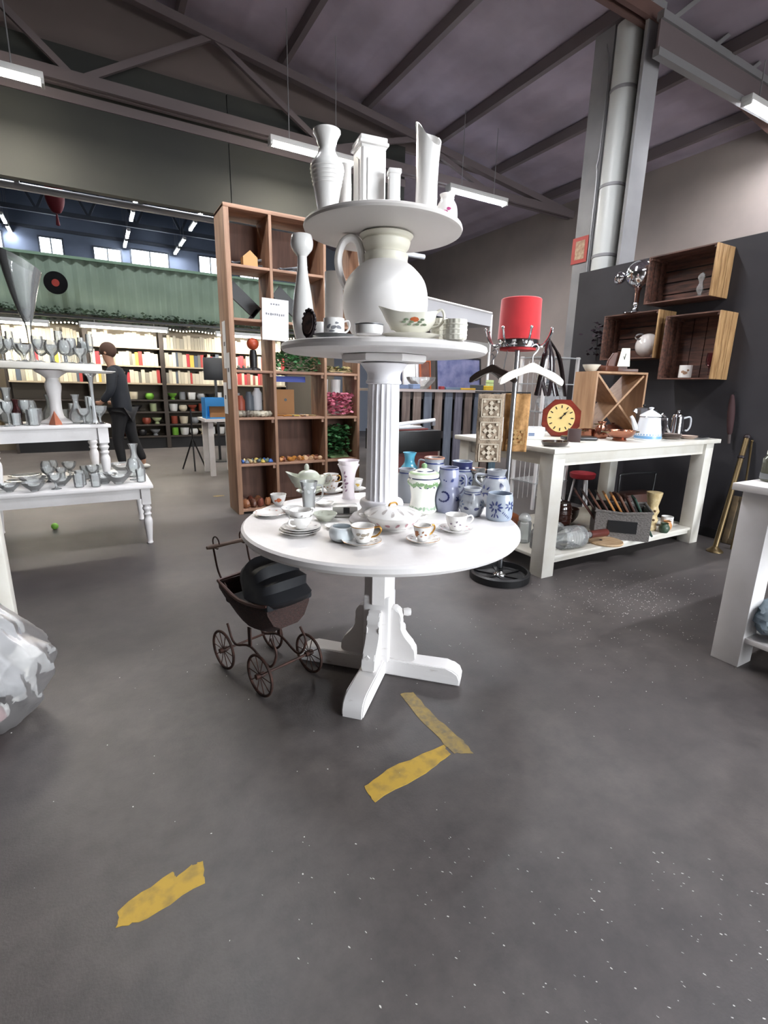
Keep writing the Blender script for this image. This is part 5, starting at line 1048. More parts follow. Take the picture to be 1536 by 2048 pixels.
# dark leather gloves hung on a hook
t = thing('leather_gloves', 'bunch of glossy dark leather straps hanging on the stand', 'straps', (SX + .2, SY - .09, 1.30)); lb = mat('glossy_dark_leather', '#241a1c', .22, coat=.4)
for k in range(7):
    a = (k - 3) * .035; new('strap', tube(spl([(-.02, 0, .36), (a * .6, .02 * (k % 3) - .02, .26), (a + .02, .025 * (k % 3) - .02, .12), (a * 1.3 + .05, .02 * (k % 2), .0)], 4), [.012] * 4 + [.02] * 5 + [.017] * 4, 8, flat=.5), lb, t)
# lace panels
def runner(name, label, P, rz, w_, h_, m, squares, sqm):
    tt = thing(name, label, 'lace runner', P, rz); bm = bmesh.new(); nx, nz = 10, 24; g_ = []
    for j in range(nz + 1): g_.append([bm.verts.new((-w_ / 2 + w_ * i / nx, .006 * math.sin(i * 1.3 + j * .2) + .004 * math.sin(j * .7), -h_ * j / nz)) for i in range(nx + 1)])
    for j in range(nz):
        for i in range(nx): bm.faces.new((g_[j][i], g_[j][i + 1], g_[j + 1][i + 1], g_[j + 1][i]))
    o = new('cloth', bm, m, tt, ang=180); s_ = o.modifiers.new('thick', 'SOLIDIFY'); s_.thickness = .002
    for (cz, hs) in squares:
        b2 = bmesh.new(); a = w_ * .38
        for x0, x1, z0, z1 in ((-a, a, cz + hs - .006, cz + hs), (-a, a, cz - hs, cz - hs + .006), (-a, -a + .006, cz - hs, cz + hs), (a - .006, a, cz - hs, cz + hs)): box(b2, x0, x1, -.013, -.008, z0, z1)
        for i in (-1, 0, 1):
            for j in (-1, 0, 1):
                if abs(i) + abs(j) < 2: box(b2, -.012, .012, -.013, -.008, -.012, .012, M=Matrix.Translation((i * .03, 0, cz + j * .03)) @ Matrix.Rotation(PI / 4, 4, 'Y'))
        for i in (-1, 1):
            for j in (-1, 1): box(b2, -.008, .008, -.013, -.008, -.008, .008, M=Matrix.Translation((i * a * .7, 0, cz + j * hs * .7)))
        q = new('lace_motif', b2, sqm, tt); q['kind'] = 'stuff'
    return tt
LACE = mat('beige_lace', '#a08f7c', .9, col2='#8c7c6a', scale=120, bump=.3); LACEW = mat('pale_lace_thread', '#c3b7a4', .9)
runner('lace_runner', 'beige lace runner with square openwork motifs hanging left on the stand', (2.274, 2.55, 1.304), R(-27), .175, .45, LACE, ((-.09, .06), (-.24, .06), (-.385, .06)), LACEW)
runner('lace_runner', 'golden brown patterned table runner hanging right on the stand', (2.485, 2.525, 1.31), R(-38), .165, .39, mat('gold_brown_cloth', '#a27748', .8, col2='#b98d58', scale=40, bump=.2), ((-.29, .05),), mat('gold_thread', '#b89460', .6, .3))
t = thing('runner_rail', 'thin dark clip hanger carrying the two runners', 'hanger', (2.407, 2.571, 1.312), R(-32)); new('bar', tube([(-.2, 0, .004), (.17, 0, .004)], .005, 8), BLACK, t); new('hook', tube(spl([(0, 0, 0), (-.02, 0, .15), (0, 0, .3)], 3), .003, 6), STEEL, t)

# ================================================================== NEAR WHITE TABLE AT THE RIGHT EDGE
rtable('side_table', 'near white table cut off at the right edge of the picture', 2.63, 3.7, .02, 1.2, .92, WHITE, .13, .16)
t = thing('preserving_jar', 'greenish glass preserving jar on the near white table', 'jar', (2.86, 1.12, .921)); new('jar', lathe(vessel([(.06, 0), (.065, .008), (.065, .11), (.05, .13)], .004), 26), glass('olive_glass', (.6, .62, .5), body=.35, bodycol=(.3, .31, .24)), t); new('label', lathe([(.0662, .012), (.0662, .04)], 26), mat('grey_label', '#77797c', .6), t); new('lid', lathe([(0, .13), (.054, .13), (.054, .148), (0, .15)], 26), PORC, t)
# crumpled film parcel on the lower shelf
def crumple(name, label, cat, P, s, m, seed, inner=(), rz=0):
    random.seed(seed); tt = thing(name, label, cat, P, rz); bm = bmesh.new(); bmesh.ops.create_icosphere(bm, subdivisions=4, radius=1)
    ks = [(Vector((random.uniform(-1, 1), random.uniform(-1, 1), random.uniform(-1, 1))).normalized(), random.uniform(5, 13), random.uniform(0, 6)) for _ in range(14)]
    for v in bm.verts:
        n = v.co.normalized(); d = sum(abs(math.sin(k.dot(n) * f + p)) - .6 for k, f, p in ks) / 14; r = 1 + .55 * d
        v.co = Vector((n.x * r * s[0], n.y * r * s[1], n.z * r * s[2]))
    z0 = min(v.co.z for v in bm.verts)
    for v in bm.verts: v.co.z = max(v.co.z - z0 * .9, 0)
    new('film', bm, m, tt, ang=25)
    return tt
crumple('tissue_parcel', 'parcel of bluish wrapping film on the near table lower shelf', 'parcel', (2.86, .93, .161), (.17, .16, .1), mat('bluish_film', '#a3b4bf', .25, col2='#8197a6', scale=9, coat=.4), 5)

# ================================================================== GLASSWARE TABLES AT THE LEFT
random.seed(33)
def turned_leg(h, r, sq):
    bm = bmesh.new(); box(bm, -sq, sq, -sq, sq, h * .72, h)
    lathe(smooth_prof([(r * .6, 0), (r * .75, h * .02), (r * .62, h * .06), (r * .85, h * .25), (r, h * .42), (r * .7, h * .5), (r * .95, h * .54), (r * .7, h * .58), (r * 1.05, h * .64), (r * .8, h * .68), (r * 1.1, h * .72)], 3), 20, bm); return bm
def wtable(name, label, P, rz, x0, x1, y0, y1, H, apron=.09, leg=.034):
    tt = thing(name, label, 'table', P, rz)
    new('tabletop', B(x0, x1, y0, y1, H - .03, H, .006), WHITE, tt)
    for a in (x0 + .06, x1 - .06):
        for b_ in (y0 + .06, y1 - .06): new('leg', turned_leg(H - .03, leg, leg), WHITE, tt, (a, b_, 0))
    for b_ in (y0 + .045, y1 - .065): new('apron', B(x0 + .09, x1 - .09, b_, b_ + .02, H - .03 - apron, H - .03), WHITE, tt)
    for a in (x0 + .045, x1 - .065): new('apron', B(a, a + .02, y0 + .09, y1 - .09, H - .03 - apron, H - .03), WHITE, tt)
    return tt
wtable('coffee_table', 'low white coffee table with turned legs at the bottom of the glassware stack', (0, 0, 0), 0, -.9, .35, 4.44, 5.42, .512)
LT = .513
wtable('small_table', 'small white table with turned legs standing on the low coffee table', (.1, 4.76, LT), R(11), -.86, 0, 0, .55, .48, .1, .038)
HT = LT + .481
def on_up(x, y): c, s = math.cos(R(11)), math.sin(R(11)); return (.1 + x * c - y * s, 4.76 + x * s + y * c)
# high board on a white pedestal
t = thing('pedestal_stand', 'white board on a turned pedestal, highest level of the glassware tables', 'stand', (-.28, 4.92, HT), R(11))
new('pedestal', lathe(smooth_prof([(0, 0), (.11, 0), (.11, .02), (.05, .06), (.045, .2), (.06, .3), (.045, .36), (.12, .42), (0, .425)], 3), 28), WHITE, t); new('board', B(-.5, .33, -.2, .2, .425, .475, .006), CREAMW, t)
BZ = HT + .476
t = thing('cake_stand', 'white oval cake plate jutting out beside the high board', 'cake stand', (-.01, 4.78, HT)); t.scale = (1, .8, 1)
new('plate', lathe([(0, .40), (.16, .405), (.19, .42), (.185, .424), (0, .412)], 36), PORC, t); new('stem', lathe(smooth_prof([(0, 0), (.07, 0), (.06, .012), (.018, .04), (.016, .34), (.05, .4)], 3), 24), FROST, t)
# glass prototypes: turned profiles
GP = {
 'wine_glass': ([(0, 0), (.034, 0), (.034, .003), (.006, .012), (.005, .08), (.02, .095), (.036, .13), (.034, .17), (.032, .17), (.033, .13), (.018, .1), (0, .095)], 'stemmed wine glass'),
 'tumbler': (vessel([(.028, 0), (.033, .005), (.037, .1)], .003), 'straight tumbler'),
 'glass_bowl': (vessel(smooth_prof([(.03, 0), (.034, .008), (.075, .05), (.09, .075)], 3), .004), 'cut-glass bowl'),
 'carafe': (vessel(smooth_prof([(.05, 0), (.06, .02), (.06, .08), (.025, .15), (.022, .2), (.034, .24)], 3), .003), 'bulbous glass carafe'),
 'champagne_flute': ([(0, 0), (.03, 0), (.03, .003), (.005, .012), (.005, .07), (.02, .1), (.026, .16), (.024, .22), (.022, .22), (.024, .16), (.018, .1), (0, .08)], 'tall champagne flute'),
 'glass_plate': ([(0, 0), (.07, 0), (.1, .012), (.12, .02), (.118, .023), (.09, .014), (0, .005)], 'shallow cut-glass plate'),
 'sundae_glass': (vessel(smooth_prof([(.04, 0), (.01, .015), (.012, .05), (.045, .09), (.055, .13)], 3), .003), 'footed sundae glass'),
 'brandy_glass': ([(0, 0), (.036, 0), (.036, .003), (.007, .012), (.006, .05), (.03, .065), (.048, .1), (.044, .14), (.034, .165), (.032, .165), (.042, .14), (.045, .1), (.028, .07), (0, .066)], 'round brandy glass'),
}
PROT = {}
def gl(kind, P, s, place, group):
    if kind not in PROT:
        o = new(kind, lathe(GP[kind][0], 20), GLASSB); PROT[kind] = o; o.location = P; o.scale = (s,) * 3
    else: o = share(PROT[kind], None, P, (0, 0, random.uniform(0, 6)), s)
    return tag(o, 'clear %s %s' % (GP[kind][1], place), 'glassware', group)
def pack(n, kinds, fn, z, place, group, s0=.9, s1=1.2, dmin=.078, tries=4000):
    pts = []
    while len(pts) < n and tries:
        tries -= 1; x, y = fn(); k = kinds[len(pts) % len(kinds)]; s = random.uniform(s0, s1); r = max(q for q, _ in GP[k][0]) * s
        if all((x - a) ** 2 + (y - b) ** 2 > (r + q) ** 2 for a, b, q in pts): pts.append((x, y, r)); gl(k, (x, y, z), s, place, '%ss %s' % (k.replace('_', ' '), group))
def fb():
    x, y = random.uniform(-.44, .28), random.uniform(-.17, .17); c, s = math.cos(R(11)), math.sin(R(11)); q = (-.28 + x * c - y * s, 4.92 + x * s + y * c)
    return q if (q[0] + .385) ** 2 + (q[1] - 4.9) ** 2 > .016 else fb()
pack(38, ('wine_glass', 'champagne_flute', 'brandy_glass', 'wine_glass', 'sundae_glass'), fb, BZ, 'crowded on the high white board', 'on the high board', .9, 1.25, tries=9000)
def fu():
    while True:
        x, y = random.uniform(-.8, -.06), random.uniform(.04, .5); px, py = on_up(x, y)
        if min((px - a) ** 2 + (py - b) ** 2 for a, b in (on_up(-.74, .22), on_up(-.6, .3), on_up(-.38, .07))) < .016: continue
        if (px + .28) ** 2 + (py - 4.92) ** 2 > .02 and (px + .01) ** 2 + (py - 4.78) ** 2 > .0025 and not (-.35 < px < -.2 and py < 4.86) and not (px > -.25 and px < -.12 and py < 4.83): return px, py
pack(44, ('tumbler', 'carafe', 'sundae_glass', 'wine_glass', 'brandy_glass', 'tumbler', 'champagne_flute'), fu, HT, 'crowded on the small upper table', 'on the small upper table', .9, 1.2, tries=9000)
def fl1(): return random.uniform(-.78, -.02), random.uniform(4.5, 5.3)
def inleg(x, y): return any((x - a) ** 2 + (y - b) ** 2 < .011 for a, b in (on_up(-.8, .06), on_up(-.06, .06), on_up(-.06, .49), on_up(-.8, .49)))
def fl2():
    while True:
        x, y = random.uniform(-.84, .02), random.uniform(4.5, 5.34)
        if not inleg(x, y): return x, y
pack(44, ('glass_bowl', 'sundae_glass', 'tumbler', 'glass_plate', 'brandy_glass', 'tumbler'), fl2, LT, 'under the small table on the low coffee table', 'on the coffee table', .8, 1.1, tries=9000)
def fr():
    while True:
        x, y = random.uniform(.1, .28), random.uniform(4.62, 5.34)
        if not inleg(x, y): return x, y
pack(9, ('glass_bowl', 'carafe', 'brandy_glass', 'glass_bowl', 'tumbler'), fr, LT, 'at the open end of the low coffee table', 'at the coffee table end', 1.0, 1.3)
# flaring V-shaped vase towering over the glasses
x, y = -.44, 4.86
t = thing('trumpet_vase', 'tall V-shaped clear glass vase towering above the glassware', 'vase', (-.385, 4.9, BZ), R(11)); bm = lathe(smooth_prof([(.07, 0), (.07, .008), (.02, .03), (.018, .24), (.03, .3), (.06, .4), (.13, .7), (.125, .7), (.054, .4), (.02, .32), (0, .3)], 3), 30)
for v in bm.verts:
    if v.co.z > .5: v.co.z -= .45 * v.co.x * (v.co.z - .5) / .2
new('glass', bm, glass('heavy_glass', (.9, .92, .92), body=.22, ior=1.7, gloss=.05), t); new('solid_foot', ball(.028, 14, 8, sz=1.4, c=(0, 0, .36)), FROST, t)
o = new('glass_pyramid', lathe([(0, 0), (.045, 0), (.04, .02), (.0, .11)], 4), glass('orange_glass', (.85, .4, .3), body=.55, bodycol=(.7, .25, .15)), None, on_up(-.38, .07) + (HT,)); tag(o, 'small orange-red glass pyramid at the front of the small upper table', 'glassware')
lath('ruby_vase', 'slim ruby red glass vase on the small upper table', 'vase', on_up(-.6, .3) + (HT,), smooth_prof([(.03, 0), (.025, .03), (.035, .09), (.02, .15), (.03, .19)], 3), glass('ruby_glass', (.6, .3, .32), body=.1, bodycol=(.3, .08, .1)))
t = thing('oil_lamp', 'opal white oil lamp shade on brass foot at the left of the small upper table', 'lamp', on_up(-.74, .22) + (HT,)); new('foot', lathe([(0, 0), (.05, 0), (.045, .02), (.015, .04), (.015, .08), (0, .08)], 20), BRASS, t); new('shade', lathe(smooth_prof([(.03, .08), (.065, .12), (.07, .17), (.04, .2), (.03, .22)], 3), 24), PORC, t)
o = new('ball', ball(.03, 14, 8), mat('lime_green_rubber', '#7ab544', .5), None, (-.44, 5.32, .03)); tag(o, 'small lime green ball on the floor under the coffee table', 'ball')

# ================================================================== PLASTIC SACK AT THE LEFT EDGE
t = thing('plastic_sack', 'clear plastic sack of wrapped crockery at the left edge', 'sack', (-.5, 2.25, 0), 0)
bm = bmesh.new(); random.seed(5); N = 84; rings = []
SP = smooth_prof([(.1, 0.0), (.15, .03), (.2, .1), (.23, .18), (.245, .26), (.22, .32), (.185, .38), (.155, .44), (.12, .5), (.09, .58), (.07, .66), (.05, .74), (.06, .8)], 4)
KS = [(random.randint(2, 11), random.uniform(6, 26), random.uniform(0, 6)) for _ in range(12)]
for j, (r, z) in enumerate(SP):
    rings.append([])
    for k in range(N):
        a = 2 * PI * k / N; f = sum(abs(math.sin(n * a / 2 * 2 / 2 + fz * z + p)) - .64 for n, fz, p in [(2 * n_, fz_, p_) for n_, fz_, p_ in KS]) / 12
        q = r * (1 + .5 * f); rings[-1].append(bm.verts.new((q * math.cos(a) - .12 * max(0, z - .3), q * math.sin(a), max(0.001, z))))
for a, b_ in zip(rings, rings[1:]):
    for k in range(N): bm.faces.new((a[k], a[(k + 1) % N], b_[(k + 1) % N], b_[k]))
bm.faces.new(rings[0][::-1]); new('film', bm, POLY, t, ang=50)
random.seed(9)
cols = ['#c9c6c2', '#b3b0ae', '#8b8a8c', '#d8d4cf', '#b99a76', '#6e6d70', '#a9714f', '#c4c2c0']
for k in range(14):
    a = 2.4 * k; rr = .05 + .012 * k; bm = bmesh.new(); ball(.068, 12, 8, bm=bm)
    for v in bm.verts: v.co *= random.uniform(.72, 1.15)
    new('wrapped_piece', bm, mat('wrap_%d' % (k % 8), cols[k % 8], .6), t, (max(0, min(rr, rad_at(SP, .08 + .022 * k) - .1)) * math.cos(a), max(0, min(rr, rad_at(SP, .08 + .022 * k) - .1)) * math.sin(a), .08 + .022 * k), (a, k, 0), ang=60)
new('wrapped_piece', ball(.05, 12, 8, sz=1.3, c=(.03, -.1, .075)), mat('dark_red_wrap', '#7c2f30', .5), t)
t = thing('white_post', 'white table post rising at the left edge above the sack', 'post', (-0.45, 2.62, 0)); new('post', B(-.04, .04, -.04, .04, 0, .95, .005), CREAMW, t); new('foot_block', B(-.05, .05, -.05, .05, 0, .06, .005), CREAMW, t)

# ================================================================== BACK HALL: GREEN FACADE, BOOKS, FAR ROOF
random.seed(44)
def corr(x0, x1, z0, z1, y, pitch, dep):
    bm = bmesh.new(); lo, hi = [], []; x = x0; k = 0
    while x < x1:
        yy = y - (dep if (k // 2) % 2 else 0); lo.append(bm.verts.new((x, yy, z0))); hi.append(bm.verts.new((x, yy, z1))); x += pitch * (.12 if k % 2 == 0 and k else .38); k += 1
    for i in range(len(lo) - 1): bm.faces.new((lo[i], lo[i + 1], hi[i + 1], hi[i]))
    return bm
g = sgroup('wall_green_facade')
new('corrugated_sheet', corr(-9, 5.4, 2.62, 3.62, 12.0, .22, .035), mat('sage_green_paint', '#78897a', .7, col2='#6c7d6e', scale=1.5), g, ang=20)
new('coping', B(-9, 5.4, 11.93, 12.1, 3.6, 3.65), mat('green_coping', '#6f8a74', .6), g); new('fascia', B(-9, 5.4, 11.9, 12.05, 2.42, 2.62), mat('dark_fascia', '#2a2c26', .7), g)
struct('wall_shop_back', B(-9, 5.4, 12.05, 12.2, 0, 2.62), mat('shop_back_wall', '#6b6152', .8)); struct('ceiling_shop', B(-9, 5.4, 12.05, 16, 3.5, 3.6), mat('mezzanine_floor', '#3b3a38', .8))
# far hall shell
HALLW = mat('bluish_hall_wall', '#6b7689', .8, col2='#5a6578', scale=.6)
struct('wall_far', B(-9, 8.3, 24, 24.2, 0, 9), HALLW); struct('wall_hall_side', B(8.3, 8.5, 14.2, 24.2, 0, 9), HALLW); struct('ceiling_hall', B(-9, 8.5, 7.65, 24.2, 8.9, 9.0), mat('hall_roof', '#8a92a0', .8))
struct('wall_upper', B(-9, 8.5, 7.63, 7.69, 4.95, 8.95), mat('dim_brown_gable', '#5c514e', .8))
SKY = mat('daylit_window', (.8, .9, 1.0), .4, emit=3.2); WFR = mat('window_frame_paint', '#39404a', .6); k = 1
for (x0, x1, z0, z1) in ((-1.15, -.45, 5.75, 6.5), (.6, 1.5, 5.75, 6.4), (1.9, 3.25, 5.85, 6.5), (4.5, 5.4, 5.8, 6.6), (6.2, 7.4, 5.8, 6.6), (-3.4, -2.3, 5.75, 6.5)):
    t = sgroup('window_%d' % k, (0, 23.98, 0)); k += 1
    new('pane', B(x0, (x0 + x1) / 2 - .02, -.03, -.01, z0, z1), SKY, t); new('pane', B((x0 + x1) / 2 + .02, x1, -.03, -.01, z0, z1), SKY, t)
    for a in ((x0 - .06, x0, -.06, 0, z0 - .06, z1 + .06), (x1, x1 + .06, -.06, 0, z0 - .06, z1 + .06), (x0, x1, -.06, 0, z1, z1 + .06), (x0, x1, -.06, 0, z0 - .06, z0), ((x0 + x1) / 2 - .02, (x0 + x1) / 2 + .02, -.06, 0, z0, z1)): new('frame_bar', B(*a), WFR, t)
o = struct('trim_red_band', B(-.4, 1.9, 23.9, 23.98, 5.45, 5.72), mat('red_band_paint', '#8d2f3f', .6))
for z, x0 in ((6.55, -9),): struct('trim_hall_rail', B(-9, 8.3, 23.85, 23.98, 6.75, 6.85), WFR)
g = sgroup('trim_hall_pipe', (0, 9, 0)); new('pipe', tube([(-8.9, 0, 3.86), (6.0, 0, 3.87)], .05, 12), mat('galvanised_pipe', '#a7a9ac', .4, .6), g)
for x in (-3.5, -.6, .9, 2.3): new('pipe_hanger', B(x - .03, x + .03, -.03, .03, 3.9, 8.9), mat('galvanised_pipe', '#a7a9ac'), g)
for y in (14.0, 18.5, 22.5):
    g = sgroup('trim_hall_truss', (0, y, 0)); new('bottom_chord', B(-9, 8.3, -.06, .06, 6.95, 7.1), WFR, g); new('top_chord', B(-9, 8.3, -.06, .06, 8.6, 8.75), WFR, g)
    for i in range(11): x = -8.8 + 1.55 * i; new('brace', beam(bmesh.new(), (x, 0, 7.05), (x + .78, 0, 8.65), .08, .08), WFR, g); new('brace', beam(bmesh.new(), (x + .78, 0, 8.65), (x + 1.55, 0, 7.05), .08, .08), WFR, g)
for j, x in enumerate((1.67, 3.52, -2.0)):
    for i, y in enumerate((17.3, 18.9, 21.2, 22.7) if j < 2 else (21.6, 23.0)):
        fixture(x, y, 6.5, 1.1, ('nearest', 'second', 'third', 'farthest')[i] + ' light of the %s row in the far hall' % ('middle', 'right-hand', 'left-hand')[j], COOL, HALL_W * .3, 'far hall lights', along='y', vis=30, drop=2.35)
for i, x in enumerate((-4.5, -1.5, 1.5, 4.0)): fixture(x, 9.8, 6.6, 1.3, 'added unseen hall light %s above the aisle behind the bulkhead' % ('far to the left', 'left of the middle', 'right of the middle', 'far to the right')[i], COOL, HALL_W, 'added aisle lights behind the bulkhead', vis=45, drop=2.25)  # unseen fixtures added to light the front of the green facade
t = thing('red_lantern', 'dark red paper lantern hanging in the far hall', 'lantern', (-.36, 17.5, 5.75)); new('body', lathe(smooth_prof([(0, 0), (.12, .05), (.22, .3), (.22, .6), (.14, .9), (0, .95)], 3), 16), mat('dark_red_paper', '#7a2129', .7), t); new('cable', tube([(0, 0, .95), (0, 0, 3.1)], .01, 5), BLACK, t); new('tassel', lathe([(.02, -.3), (.05, -.28), (.02, -.02), (0, 0)], 10), mat('dark_red_paper', '#7a2129'), t)
t = thing('vinyl_record', 'black vinyl record with red label hanging on the green facade', 'record', (-.40, 11.8, 3.12), R(-14)); new('disc', lathe([(0, -.008), (.2, -.008), (.2, .008), (0, .008)], 40, M=XZ), mat('vinyl', '#121214', .25), t); new('peg', tube([(0, .0, .0), (0, .17, 0)], .008, 6), BLACK, t); new('label', lathe([(0, .008), (.065, .008), (.065, .011), (0, .011)], 28, M=XZ), mat('record_red', '#8e3128', .5), t)
# garland and fairy lights along the fascia
t = thing('ivy_garland', 'dark green ivy garland draped along the facade edge', 'garland', (0, 11.78, 2.56)); bm = bmesh.new()
for i in range(1500):
    c = Vector((random.uniform(-1.5, 5.2), random.uniform(-.06, .05), min(.14, max(-.09, random.gauss(.02, .05))))); s = random.uniform(.04, .08); rt = Matrix.Rotation(random.uniform(0, 6), 3, 'Z') @ Matrix.Rotation(random.uniform(0, 3), 3, 'X'); bm.faces.new([bm.verts.new(c + rt @ Vector((s * x, s * y, 0))) for x, y in ((-.6, 0), (0, -.4), (.7, 0), (0, .4))])
o = new('leaves', bm, mat('dark_ivy', '#2a3d2b', .7), t); o['kind'] = 'stuff'; new('vine', tube([(-1.6, 0, 0), (5.3, 0, .02)], .02, 6), mat('vine_brown', '#3a3326', .8), t)
t = thing('fairy_lights', 'string of warm fairy lights below the ivy garland', 'string lights', (0, 11.33, 2.40)); bm = bmesh.new(); 
for i in range(110): ball(.014, 6, 4, c=(-1.5 + .062 * i, random.uniform(-.01, .01), -.025 + .012 * math.sin(i * .7)), bm=bm)
o = new('bulbs', bm, mat('warm_bulb', (1.0, .85, .6), .4, emit=6), t); o['kind'] = 'stuff'; new('wire', tube([(-1.55 + .5 * i, 0, .008 * math.sin(i * 1.5)) for i in range(15)], .005, 5), BLACK, t); new('wire_clip', B(-.02, .02, 0, .55, -.01, .04), BLACK, t)
fixture(-.1, 11.05, 2.3, 1.5, 'warm fluorescent tube above the bookcases beside the person', WARM, BOOK_W, 'tubes above the bookcases', vis=22, drop=.14); fixture(-1.95, 11.05, 2.28, 1.4, 'warm fluorescent tube above the bookcases at the far left', WARM, BOOK_W, 'tubes above the bookcases', vis=22, drop=.14); fixture(2.3, 11.05, 2.3, 1.4, 'warm fluorescent tube above the bookcases behind the pine unit', WARM, BOOK_W, 'tubes above the bookcases', vis=22, drop=.14)
g = sgroup('trim_tube_rail', (0, 11.05, 2.46)); new('rail', B(-3, 5.2, -.03, .03, -.02, .02), BLACK, g); 
for x in (-2.5, 1.8, 4.6): new('bracket', B(x - .02, x + .02, .03, .86, -.02, .02), BLACK, g)
# bookcases
DKW = mat('dark_bookcase', '#2e2620', .6); ZB = (.26, .5, .76, 1.0, 1.33, 1.67, 2.02)
for i in range(4):
    x0 = -1.35 + 1.32 * i
    t = thing('bookcase', ('first', 'second', 'third', 'fourth')[i] + ' dark bookcase along the back wall, counted from the left', 'bookcase', (x0, 11.4, 0))
    for a in (0, 1.28): new('side_panel', B(a, a + .04, 0, .36, 0, 2.36), DKW, t)
    for z in ZB: new('shelf', B(.04, 1.28, 0, .35, z - .03, z), mat('pale_shelf_edge', '#a89a84', .6) if z > 1.2 else DKW, t)
    new('plinth', B(.04, 1.28, .05, .1, 0, .23), BLACK, t); new('back_panel', B(.04, 1.28, .35, .36, .23, 2.36), mat('bookcase_back', '#6e6455', .7), t)
bc = ['#d8cfb8', '#bcb4a0', '#8f8a7d', '#c9c0ab', '#a33a35', '#d3ad4a', '#6f6b62', '#e2dcc8', '#8a4a3f', '#b5ad98', '#4d5560', '#cfc5a8', '#b0353c', '#97907f']
BM = [mat('book_cover_%d' % i, c, .6) for i, c in enumerate(bc)]
proto = []
for m_ in BM:
    bm = bmesh.new(); box(bm, 0, 1, 0, 1, 0, 1); proto.append(new('book', bm, m_))
used = [False] * len(proto); nb = 0
RN = ('lower', 'middle', 'upper'); CN = ['pale cream', 'stone grey', 'warm grey', 'cream', 'red', 'mustard yellow', 'dark grey', 'ivory', 'red-brown', 'greyish beige', 'slate blue', 'straw-coloured', 'crimson', 'olive grey']
for i in range(4):
    x0 = -1.35 + 1.32 * i
    for r_, z in enumerate(ZB[4:]):
        x = x0 + .05
        while x < x0 + 1.21:
            w_ = random.uniform(.04, .085); 
            if x + w_ > x0 + 1.275: break
            h_ = random.uniform(.2, .285); d_ = random.uniform(.16, .24); c = random.choice((0, 1, 2, 3, 7, 9, 11, 13, 0, 3, 1, 4, 5, 6, 8, 10, 12)) if r_ < 2 else random.choice((1, 2, 9, 13, 3))
            if nb < 290:
                o = proto[c] if not used[c] else share(proto[c], None); used[c] = True
                o.location = (x, 11.43, z + .001); o.scale = (w_ - .003, d_, h_)
                tag(o, '%s book standing on the %s book shelf of the %s bookcase' % (CN[c], RN[r_], ('first', 'second', 'third', 'fourth')[i]), 'book', '%s books on the %s shelf of the %s bookcase' % (CN[c], RN[r_], ('first', 'second', 'third', 'fourth')[i])); nb += 1
            x += w_
for i, u in enumerate(used):
    if not u: bpy.data.objects.remove(proto[i])
# planters on the lower shelves
pk = [smooth_prof([(.06, 0), (.075, .02), (.09, .14), (.085, .15)], 2), smooth_prof([(.05, 0), (.08, .04), (.085, .09), (.07, .13)], 2), smooth_prof([(.045, 0), (.05, .02), (.03, .04), (.08, .09), (.095, .13)], 2), [(.06, 0), (.065, .01), (.065, .16)]]
pc = [('white', '#d9d9d6'), ('lime green', '#6fa83a'), ('pale green', '#a9b58c'), ('grey', '#83868a'), ('white', '#cfd2d4'), ('terracotta red', '#8e4230'), ('black', '#1d1d1f'), ('ivory', '#cfc5ad')]
rows_ = {0: ((1.25, 1), (1.45, 0), (1.62, 4), (1.8, 7), (1.98, 0), (2.16, 4), (2.36, 6), (2.56, 7), (1.05, 3), (.8, 6), (.55, 5)), 1: ((.9, 5), (1.1, 2), (1.35, 5), (1.6, 7), (1.85, 3), (2.05, 6), (2.3, 0), (2.5, 3)), 2: ((1.05, 2), (1.25, 0), (1.45, 7), (1.72, 5), (1.95, 5), (2.2, 0), (2.4, 3), (.75, 6)), 3: ((1.0, 1), (1.2, 1), (1.42, 3), (1.64, 0), (1.86, 3), (2.1, 6), (2.32, 4), (2.52, 3), (.7, 7), (.45, 2))}
OR = ('first', 'second', 'third', 'fourth', 'fifth', 'sixth', 'seventh', 'eighth', 'ninth', 'tenth', 'eleventh')
for r_, lst in rows_.items():
    for i, (x, c) in enumerate(sorted(lst)):
        for b_ in (-.03, 1.29, 2.61):
            if abs(x - b_) < .15: x = b_ + (.15 if x > b_ else -.15)
        if i and x - lastx < .19: x = lastx + .19
        if any(abs(x - b_) < .14 for b_ in (-.03, 1.29, 2.61)): x = min((b_ for b_ in (-.03, 1.29, 2.61)), key=lambda q: abs(x - q)) + .15
        lastx = x
        lath('planter', '%s planter, %s from the left on the %s shelf under the books' % (pc[c][0], OR[i], ('bottom', 'second', 'third', 'top')[r_]), 'planter', (x, 11.52, ZB[r_] + .001), pk[(i + r_) % 4], mat('planter_' + pc[c][0].replace(' ', '_'), pc[c][1], .4), seg=18)
# dark easel board, blue crate, trestle table, tripod near the pine unit
t = thing('display_board', 'dark screen on a stand between the bookcases and the pine unit', 'screen', (1.85, 9.1, 0)); new('screen', B(-.19, .2, -.02, .02, 1.4, 1.77, .006), BLACK, t); new('post', B(-.02, .02, 0, .03, .02, 1.45), BLACK, t); new('stand_plate', lathe([(0, 0), (.18, 0), (.17, .02), (0, .025)], 24), BLACK, t)
t = thing('trestle_table', 'narrow white trestle table beside the pine unit', 'table', (1.35, 7.55, 0)); 
for a in (.05, .4):
    for b_ in (.03, .5): new('leg', B(a, a + .07, b_, b_ + .07, 0, .8), WHITE, t)
new('tabletop', B(0, .55, 0, .6, .8, .84), WHITE, t)
t = thing('blue_crate', 'bright blue plastic crate with cardboard on the trestle table', 'crate', (1.38, 7.6, .841)); bl = mat('bright_blue_plastic', '#1f7fc4', .4)
